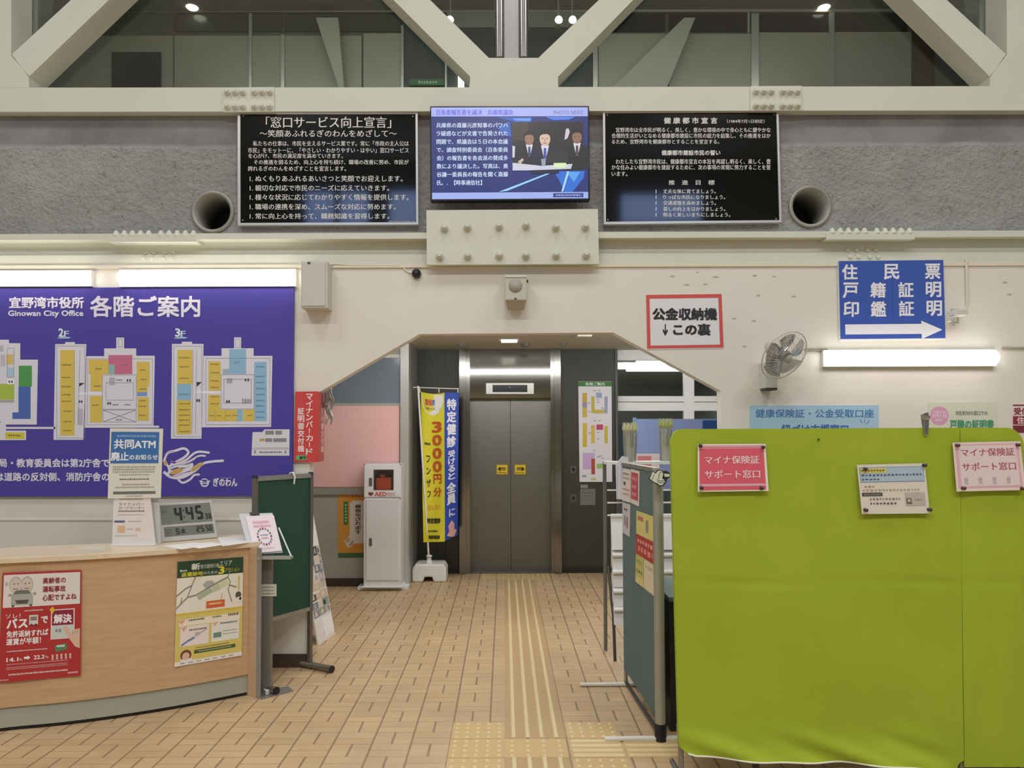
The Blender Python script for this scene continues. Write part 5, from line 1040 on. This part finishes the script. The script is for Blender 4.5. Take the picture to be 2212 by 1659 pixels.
for x in (1471, 2076, 2206):
    p = FP(YS + .01).at(x, 1640); q.tube([V((p.x, YS + .01, 0)), V((p.x, YS + .01, 1.55))], .013, C('#8d8a84', .35, .6), 12)
pa, pb = FP(YS + .01).at(1471, 1640), FP(YS + .01).at(2206, 1640); q.tube([V((pa.x, YS + .01, z0)), V((pb.x, YS + .01, z0))], .009, C('#a5a29b', .35, .6), 10)
q.build('frame', t)
for x in (1471, 2076, 2206):
    p = FP(YS + .01).at(x, 1640); q = MB(); q.tube([V((p.x, YS - .2, .012)), V((p.x, YS + .2, .012))], .011, C('#6f6d68', .4, .5), 10); q.build('foot', t)
q = MB(); c = PSn.at(1637, 1641); q.lathe([(.022, 0), (.022, .02)], V((c.x - .01, YS + .03, .06)), (1, 0, 0), C('#4a4844', .5), 14); q.box((c.x - .012, YS + .02, .055), (c.x + .012, YS + .04, .1), C('#6f6d68', .4, .5)); q.build('caster', t)
PSf = FP(YS - .028)
def pinned(quad, base, lab, fn, pins, pcol='#3a3836'):
    t_ = thing('pinned_notice', PSf.at((quad[2][0] + quad[3][0])/2, quad[2][1]), lab, 'notice', 'notices pinned on the green screen')
    q_ = MB(); nu = 12; vs = []
    for k in range(2):
        for j in range(nu + 1):
            for i in range(nu + 1):
                u, v = i/nu, j/nu; x = lerp(lerp(quad[0][0], quad[1][0], u), lerp(quad[3][0], quad[2][0], u), v); y = lerp(lerp(quad[0][1], quad[1][1], u), lerp(quad[3][1], quad[2][1], u), v)
                vs.append(PSf.at(x, y, -.0012*k + .012*v))
    n1 = nu + 1; f0 = [(j*n1 + i, j*n1 + i + 1, (j + 1)*n1 + i + 1, (j + 1)*n1 + i) for j in range(nu) for i in range(nu)]
    q_.add(vs[:n1*n1], f0, C(base, .5), True); q_.add(vs[n1*n1:], f0, C(base, .5), True)
    class PA_(Art):
        def map(s, x, y, k):
            p = Art.map(s, x, y, k); u, v = x/100, y/100
            return p + s.pl.n*(.012*v)
    fn(PA_(q_, PSf, .0006, quad=quad)); q_.build('sheet', t_)
    for x, y in pins:
        q_ = MB(); c = PSf.at(x, y, .001 if y < (quad[0][1] + quad[3][1])/2 else .012); q_.lathe([(.0085, -.012), (.0085, 0), (.006, .004), (.005, .012), (.008, .016), (.0, .017)], c, (0, -1, 0), C(pcol, .35), 12); q_.build('pin', t_)
def f_red(A_):
    A_.rect(2.5, 3.5, 96.5, 97, C('#d25a6a', .45), 1).rect(3, 4.5, 96, 6.5, '#dba8b2', 2).rect(3, 8, 96, 9.5, '#dba8b2', 2).rect(3, 84, 96, 89, '#d9a3ae', 2)
    A_.txt('マイナ保険証', 10, 25, 89, 42, '#ecd6d4', .012).txt('サポート窓口', 10, 55, 89, 72, '#ecd6d4', .012)
pinned(((1507, 959.5), (1653.5, 958.5), (1658.5, 1060), (1506, 1062)), '#e3dccb', 'red notice with white characters pinned on the green screen', f_red, ((1512, 963), (1647, 966), (1513, 1053), (1642, 1054)))
def f_pink(A_):
    A_.rect(4, 4, 96, 93, '#d9a9b5', 1).rect(7.5, 7, 92.5, 90, '#dccbcb', 2).txt('マイナ保険証', 11, 13, 89, 29, '#a8405a', .012).txt('サポート窓口', 11, 42, 89, 58, '#a8405a', .012)
    for i in range(4): A_.circ(15 + 20.5*i, 76, 3, '#b3a8aa', 3, 4).rect(12.5 + 20.5*i, 79, 17.5 + 20.5*i, 86, '#b9b0b0', 3)
pinned(((2057.5, 956), (2204, 953), (2212, 1058), (2063, 1061.5)), '#e2cfc6', 'pink notice with red characters pinned at the right of the green screen', f_pink, ((2066, 962), (2196, 961), (2076, 1054), (2203, 1055)), '#5a3530')
def f_mid(A_):
    A_.rect(3, 6, 97, 36, '#5f86a8', 1).rect(3.6, 7, 96.4, 35, '#a3b9c4', 2).rect(4, 8, 42, 17, '#d0c654', 3).scrib(5, 10, 40, 14.5, '#7d6a3a', 4, .3, 4).scrib(5, 20, 95, 24, '#465a70', 3, .5, 4).scrib(5, 28.5, 32, 32, '#465a70', 3, .5, 4)
    A_.scrib(8, 43, 25, 46.5, '#a8786a', 3, .6, 4).scrib(5, 50, 88, 54, '#b09a8a', 3, .6, 4).rect(3, 57, 33, 64, '#4a4a44', 2).scrib(6, 59.5, 31, 62, '#8d8d86', 3, .3, 3).scrib(14, 68, 58, 72, '#7d7a74', 3, .6, 3.4).scrib(14, 77, 52, 81, '#55524c', 3, .6, 3.4)
    A_.rect(66, 58, 95, 84, '#b5ae9e', 2).rect(67, 69, 75, 81, '#6f655c', 3).circ(71, 74, 2.2, '#c9b8a2', 4, 3).scrib(80, 71, 90, 74, '#7d7668', 3, .6, 3)
pinned(((1851, 1004), (1997.5, 1000.5), (2005.5, 1108.5), (1859, 1110)), '#d6cfc0', 'white notice with a blue header pinned in the middle of the green screen', f_mid, ((1867, 1013), (1995, 1005), (1866, 1101), (2003, 1100)))
q = MB(); P = FP(YS - .02); q.lathe([(.005, 0), (.004, .006)], P.at(1768, 949.5), (0, -1, 0), C('#3a3a2c', .5), 10); q.build('push_pin', label='single dark push pin on the green screen near its top edge', cat='pin')
# metal clips on the screen top
t = thing('spring_clip', FP(YS).at(2000, 940), 'silver spring clip gripping the top of the green screen', 'clip'); P = FP(YS - .026)
q = MB(); q.pquad(P, ((1995, 892), (2006, 890), (2007, 915), (2005, 940), (1997, 940), (1996, 915)), .006, M_CHROME, .002); q.build('front_jaw', t, bevel=.002)
q = MB(); q.pquad(FP(YS + .036), ((1989, 895), (2000, 893), (2001, 915), (2000, 930), (1994, 930), (1992, 915)), .006, M_CHROME); q.build('rear_jaw', t, bevel=.002)
q = MB(); c0, c1 = FP(YS - .02).at(2000, 902), FP(YS + .034).at(1997, 902); q.tube([c0 + V((-.012, 0, 0)), c0 + V((.014, 0, 0))], .012, M_CHROME, 12); q.tube([c0, c1], .006, M_CHROME, 8); q.build('spring', t)
# =================================================================== THINGS ON AND BY THE DESK
YSg = HP(290, 1177, ZD).y; PSg = FP(YSg)
t = thing('notice_stand', HP(290, 1177, ZD), 'white notice stand on the desk, its sheet headed in blue', 'notice stand')
q = MB(); q.pquad(PSg, ((240, 925), (354, 926), (349, 1075), (235, 1077)), .004, C('#dfdcd0', .5), .012); Qn = ((240, 925), (354, 926), (349, 1075), (235, 1077))
A = Art(q, PSg, .0125, quad=Qn); A.rect(3, 5, 93.5, 50, '#3a6fae', 1).scrib(14, 9, 88, 13, '#7fa5cf', 2, .3, 4).txt('共同ATM', 9, 16, 87, 29, '#eceff2', .022).txt('廃止', 4, 34, 37, 46, '#eceff2', .024).txt('のお知らせ', 39, 37.5, 92, 45, '#eceff2', .02)
for y_, x0, x1, c_ in ((54, 8, 88, '#a3a193'), (57.5, 8, 88, '#a3a193'), (61, 8, 88, '#aaa89c'), (65, 20, 78, '#b0aea2'), (71.5, 22, 78, '#6f6d64'), (79, 26, 78, '#b09a90'), (83, 14, 88, '#a3a193')): A.scrib(x0, y_, x1, y_ + 2.3, c_, 2, .35, 3.2)
A.rect(10, 90, 90, 94, '#6f716e', 1).scrib(34, 96, 66, 97.5, '#a3a193', 2)
q.build('upper_sheet', t)
q = MB(); q.pquad(PSg, ((247, 1074), (326, 1074), (337, 1175), (243, 1177)), .004, C('#e4dcd8', .5), .006); A = Art(q, PSg, .0062, quad=((247, 1074), (326, 1074), (336, 1175), (243, 1177)))
A.scrib(16, 2, 80, 6, '#b59a98', 2, .3, 5).txt('マイナンバー', 14, 11, 82, 17, '#a08a8c', .01).txt('カードセンター', 14, 19, 82, 25, '#a08a8c', .01).scrib(14, 27.5, 82, 31, '#7d7478', 2, .3, 4).scrib(12, 36, 80, 38, '#c2b8b8', 2)
A.rect(4, 49, 30, 53, '#4f5a80', 2).scrib(38, 50, 72, 52, '#a9a2a8', 2).rect(12, 60, 30, 74, '#d9b48c', 2).rect(56, 65, 68, 71, '#dbb9a0', 2).scrib(34, 66, 52, 69, '#b9b0b2', 2).scrib(6, 80, 60, 82, '#b9b0b2', 2)
q.build('lower_sheet', t)
q = MB(); q.pquad(PSg, ((318, 1070), (340, 1070), (344, 1175), (326, 1177)), .004, C('#c9c9c6', .3), -.02); q.box((PSg.at(240, 1170).x, YSg - .05, ZD + .0005), (PSg.at(340, 1170).x, YSg + .05, ZD + .006), C('#dddcd6', .3)); q.build('holder', t)
# digital clock
bl, br = HP(345, 1172, ZD + .002), HP(471, 1161.5, ZD + .002); ux = (br - bl); ux.normalize(); upv = (V((0, 0, 1)) + V((-ux.y, ux.x, 0))*.2).normalized(); nn = ux.cross(upv)
Pk = Pl(bl, nn); t = thing('digital_clock', (bl + br)/2, 'silver digital desk clock reading 4:45 beside the notice stand', 'clock')
Qc = ((337.5, 1088), (458, 1080.5), (471, 1161), (345, 1172)); q = MB(); q.pquad(Pk, Qc, .028, C('#c6c4bd', .35), 0); q.build('case', t, bevel=.004)
q = MB(); A = Art(q, Pk, .0008, quad=Qc); A.rect(6, 6, 95, 56, '#7d8078', 1).rect(9, 62, 95, 87, '#767971', 1); LC = '#23261f'
def seg(A_, d, x, y, w, h, wt, sl=0, k=2):
    S7 = {'0': 'abcdef', '1': 'bc', '2': 'abged', '3': 'abgcd', '4': 'fgbc', '5': 'afgcd', '8': 'abcdefg'}[d]; mid = y + h/2
    for s_ in S7:
        if s_ in 'agd': yy = {'a': y, 'g': mid - wt/2, 'd': y + h - wt}[s_]; A_.rect(x + wt*.3, yy, x + w - wt*.3, yy + wt, LC, k)
        else:
            xx = x if s_ in 'fe' else x + w - wt*.62; y0, y1 = (y + wt*.3, mid) if s_ in 'fb' else (mid, y + h - wt*.3); A_.rect(xx, y0, xx + wt*.62, y1, LC, k)
seg(A, '4', 29, 12, 13.5, 38, 7.5); seg(A, '4', 49, 11.5, 13.5, 38, 7.5); seg(A, '5', 66, 11, 13.5, 38, 7.5); seg(A, '3', 82.5, 34, 5, 15, 2.8); seg(A, '8', 89, 34, 5, 15, 2.8)
A.rect(44.5, 20, 47, 24, LC, 2).rect(44.5, 38, 47, 42, LC, 2).scrib(8, 22, 18, 24.5, '#4a4d45', 2).scrib(42, 50.5, 50, 53, '#4a4d45', 2)
seg(A, '5', 28, 68, 7, 15, 3); A.txt('木', 37, 68, 45, 83, LC, .03, 2); seg(A, '2', 64, 66, 6, 15, 2.8); seg(A, '5', 71.5, 66, 6, 15, 2.8); seg(A, '5', 81, 65.5, 5, 15, 2.6); seg(A, '0', 87, 65.5, 5, 15, 2.6); A.scrib(10, 70, 22, 72, '#4a4d45', 2).scrib(12, 77, 20, 79, '#4a4d45', 2)
q.build('display', t)
# papers on the desk
def sheet(pts, lab, z, mat=None):
    q_ = MB(); q_.prism([HP(x, y, z) for x, y in pts], (0, 0, .0015), mat or C('#e9e7e2', .7)); q_.build('paper_sheet', label=lab, cat='paper', group='papers on the desk')
sheet(((470, 1162), (522, 1158), (556, 1170), (480, 1180)), 'blank white sheet on the desk, right of the clock', ZD + .0005)
sheet(((350, 1180), (420, 1172), (466, 1176), (392, 1187)), 'white leaflet lying on the desk in front of the clock', ZD + .0005)
sheet(((405, 1180), (452, 1171), (490, 1176), (430, 1185)), 'overlapping white leaflet on the desk, partly on another sheet', ZD + .0026)
sheet(((160, 1188), (185, 1180), (232, 1180), (225, 1190)), 'thin clear sheet on the desk, left of the notice stand', ZD + .0005, C('#e2d8c2', .2))
# leaflet stand at the desk end
gp = G(577, 1499); Pq = FP(gp.y); t = thing('leaflet_stand', gp, 'grey leaflet stand holding a pink flyer at the desk end', 'stand')
q = MB(); q.prism([G(563, 1512), G(634, 1493.5), G(622, 1484), G(560, 1496)], (0, 0, .006), C('#8a8884', .35, .4)); q.build('base_plate', t)
q = MB(); q.box((Pq.at(565, 1300).x, gp.y, .006), (Pq.at(586, 1300).x, gp.y + .035, Pq.at(575, 1200).z), C('#86827c', .4, .4)); q.build('post', t)
ly = gp.y - .03; Pf = Pl((0, ly + .0, Pq.at(575, 1195).z), (0, -1, .42)); q = MB()
q.pquad(Pf, ((516, 1110), (588, 1108), (610, 1193), (540, 1198)), .012, C('#cfd0d4', .25)); q.build('tray_back', t)
c0 = Pf.at(545, 1198); c1 = Pf.at(612, 1193); q = MB(); q.box((Pq.at(566, 1193).x, c0.y - .05, c0.z - .022), (Pq.at(636, 1193).x, c0.y + .01, c0.z - .008), C('#aeaca8', .35, .3)); q.build('tray_lip', t)
q = MB(); e0 = Pf.at(602, 1140); q.tube([e0, V((Pq.at(634, 1191).x, c0.y - .02, c0.z - .008))], .005, C('#d3d3d0', .3, .3), 8); q.build('side_wire', t)
q = MB(); q.pquad(Pf, ((540, 1108), (560, 1107), (561, 1112), (541, 1113)), .01, M_DGREY, .012); q.build('clip', t)
q = MB(); q.pbox(FP(gp.y - .004), 564, 1262, 597, 1288, .003, C('#d6d2c2', .6)); A = Art(q, FP(gp.y - .004), .0004)
for y_ in (1267, 1274, 1281): A.scrib(567, y_, 594, y_ + 3, '#8a8678', 1, .4, 3)
q.build('label_tag', t)
q = MB(); q.pquad(Pf, ((531, 1116), (592, 1114), (610, 1190), (552, 1196)), .006, C('#efe4e8', .5), .009); A = Art(q, Pf, .0095, quad=((531, 1116), (592, 1114), (610, 1190), (552, 1196)))
A.scrib(20, 14, 78, 22, '#e3a9c0', 2, .2, 8).scrib(20, 25, 82, 32, '#e3a9c0', 2, .2, 8)
for i in range(16):
    th = 2*math.pi*i/16; A.circ(50 + 24*math.cos(th), 58 + 22*math.sin(th), 3, ('#4a4a6a', '#c06a80', '#5a8aa8', '#b0505a')[i % 4], 2, 3.4)
A.scrib(36, 52, 64, 56, '#8a93b0', 2, .3, 5).scrib(38, 60, 62, 64, '#d38a9a', 2, .3, 5).scrib(24, 88, 76, 91, '#e0b0c0', 2, .3, 4)
q.build('flyer', label='pink and white flyer standing in the leaflet stand', cat='flyer')
q = MB(); q.prism([HP(x, y, .007) for x, y in ((564, 1491), (572, 1489), (583, 1498), (574, 1502))], (0, 0, .025), C('#dcdad6', .5)); q.build('paper_block', label='small white card block on the leaflet stand base', cat='card')
# green board on T feet
lb, rb = G(566, 1493), G(667, 1444); rb.x = FP(rb.y).at(669, 1440).x
lb = V((FP(4.68).at(549, 1300).x, 4.68, 0)); dvb = (rb - lb); Lb = dvb.length; dvb.normalize(); nb = V((dvb.y, -dvb.x, 0))
t = thing('chalkboard_stand', (lb + rb)/2, 'green chalkboard stand with tubular feet beside the desk', 'board')
zb0, zb1 = .405, 1.312
q = MB(); c = lb + nb*.006; q.prism([c + V((0, 0, zb0)), c + dvb*Lb + V((0, 0, zb0)), c + dvb*Lb + V((0, 0, zb1)), c + V((0, 0, zb1))], -nb*.014, M_BOARDG); q.build('panel', t)
c = lb + nb*.013
for z0, z1 in ((zb0 - .012, zb0 + .014), (zb1 - .016, zb1 + .014)): q = MB(); q.prism([c + V((0, 0, z0)), c + dvb*Lb + V((0, 0, z0)), c + dvb*Lb + V((0, 0, z1)), c + V((0, 0, z1))], -nb*.028, M_ALU); q.build('rail', t)
for p in (lb, rb):
    q = MB(); q.prism([p + nb*.014 - dvb*.014, p + nb*.014 + dvb*.014, p - nb*.014 + dvb*.014, p - nb*.014 - dvb*.014], (0, 0, zb1 + .012), C('#77736c', .35, .6)); q.build('post', t, bevel=.003)
    q = MB(); q.lathe([(.02, zb1 + .005), (.016, zb1 + .022)], p, (0, 0, 1), M_BLACK, 12); q.build('post_cap', t)
    a_, b_ = p - nb*.12 + V((0, 0, .026)), p + nb*.2 + V((0, 0, .026)); q = MB(); q.tube([a_, b_], .022, C('#8d8679', .3, .75), 14); q.tube([b_ - nb*.003, b_ + nb*.006], .0235, M_BLACK, 14); q.tube([a_ - nb*.006, a_ + nb*.003], .0235, M_BLACK, 14); q.build('foot_tube', t)
c = lb + dvb*Lb*.64 + nb*.02 + V((0, 0, zb1)); q = MB(); q.tube([c + V((0, 0, -.05)), c + nb*.008 + V((0, 0, .0)), c + V((0, 0, .026)) - nb*.01, c - nb*.035 + V((0, 0, .024)), c - nb*.045 + V((0, 0, -.02))], .006, C('#dedad0', .35), 8); q.build('hook', label='white S-hook over the top of the green chalkboard', cat='hook')
# leaning photo board beyond the chalkboard
BL, BR = G(688, 1393), G(724, 1369); TR = FP(BR.y).at(677, 1112); TL = TR + (BL - BR)
t = thing('photo_board', (BL + BR)/2, 'leaning white photo board behind the green chalkboard', 'board'); Pn = Pl(BL, (BR - BL).cross(TR - BR))
q = MB(); q.prism([BL, BR, TR, TL], -Pn.n*.012, C('#e2dfd8', .5)); q.build('board', t)
def bl3(u, v, o_=.0006): return lerp(lerp(TL, TR, u), lerp(BL, BR, u), v) + Pn.n*o_
q = MB(); rnd = random.Random(3)
for r, c_ in ((.26, '#6f8078'), (.33, '#8f9a94'), (.4, '#9a93a8'), (.47, '#b3a9b8'), (.54, '#cdb89a'), (.61, '#c9b08f'), (.68, '#5f5a58'), (.74, '#8a8f92')):
    u0 = .03
    while u0 < .95:
        w_ = min(rnd.uniform(.16, .42), .97 - u0); cc = rnd.choice([c_, '#54504e', '#8fa096', '#c7b7a4', '#77808a', '#d8cdbb']); d0, d1 = rnd.uniform(-.012, .01), rnd.uniform(.055, .075)
        q.poly([bl3(u0, r + d0), bl3(u0 + w_, r + d0), bl3(u0 + w_, r + d1), bl3(u0, r + d1)], C(cc, .4))
        q.poly([bl3(u0 + w_*.25, r + .015, .001), bl3(u0 + w_*.6, r + .01, .001), bl3(u0 + w_*.7, r + .05, .001), bl3(u0 + w_*.2, r + .05, .001)], C(rnd.choice(['#3a3838', '#d8c6ae', '#a8b0b8']), .4)); u0 += w_ + .01
q.poly([bl3(.42, .82, .0016), bl3(.98, .82, .0016), bl3(.98, .975, .0016), bl3(.42, .975, .0016)], C('#edebe6', .6)); q.build('photographs', t)
q = MB(); mid = (TL + TR)/2 + V((0, .0, -.15)); q.tube([mid - Pn.n*.02, V((mid.x - .3, mid.y, .0))], .012, M_GREY, 8); q.build('prop_leg', t)
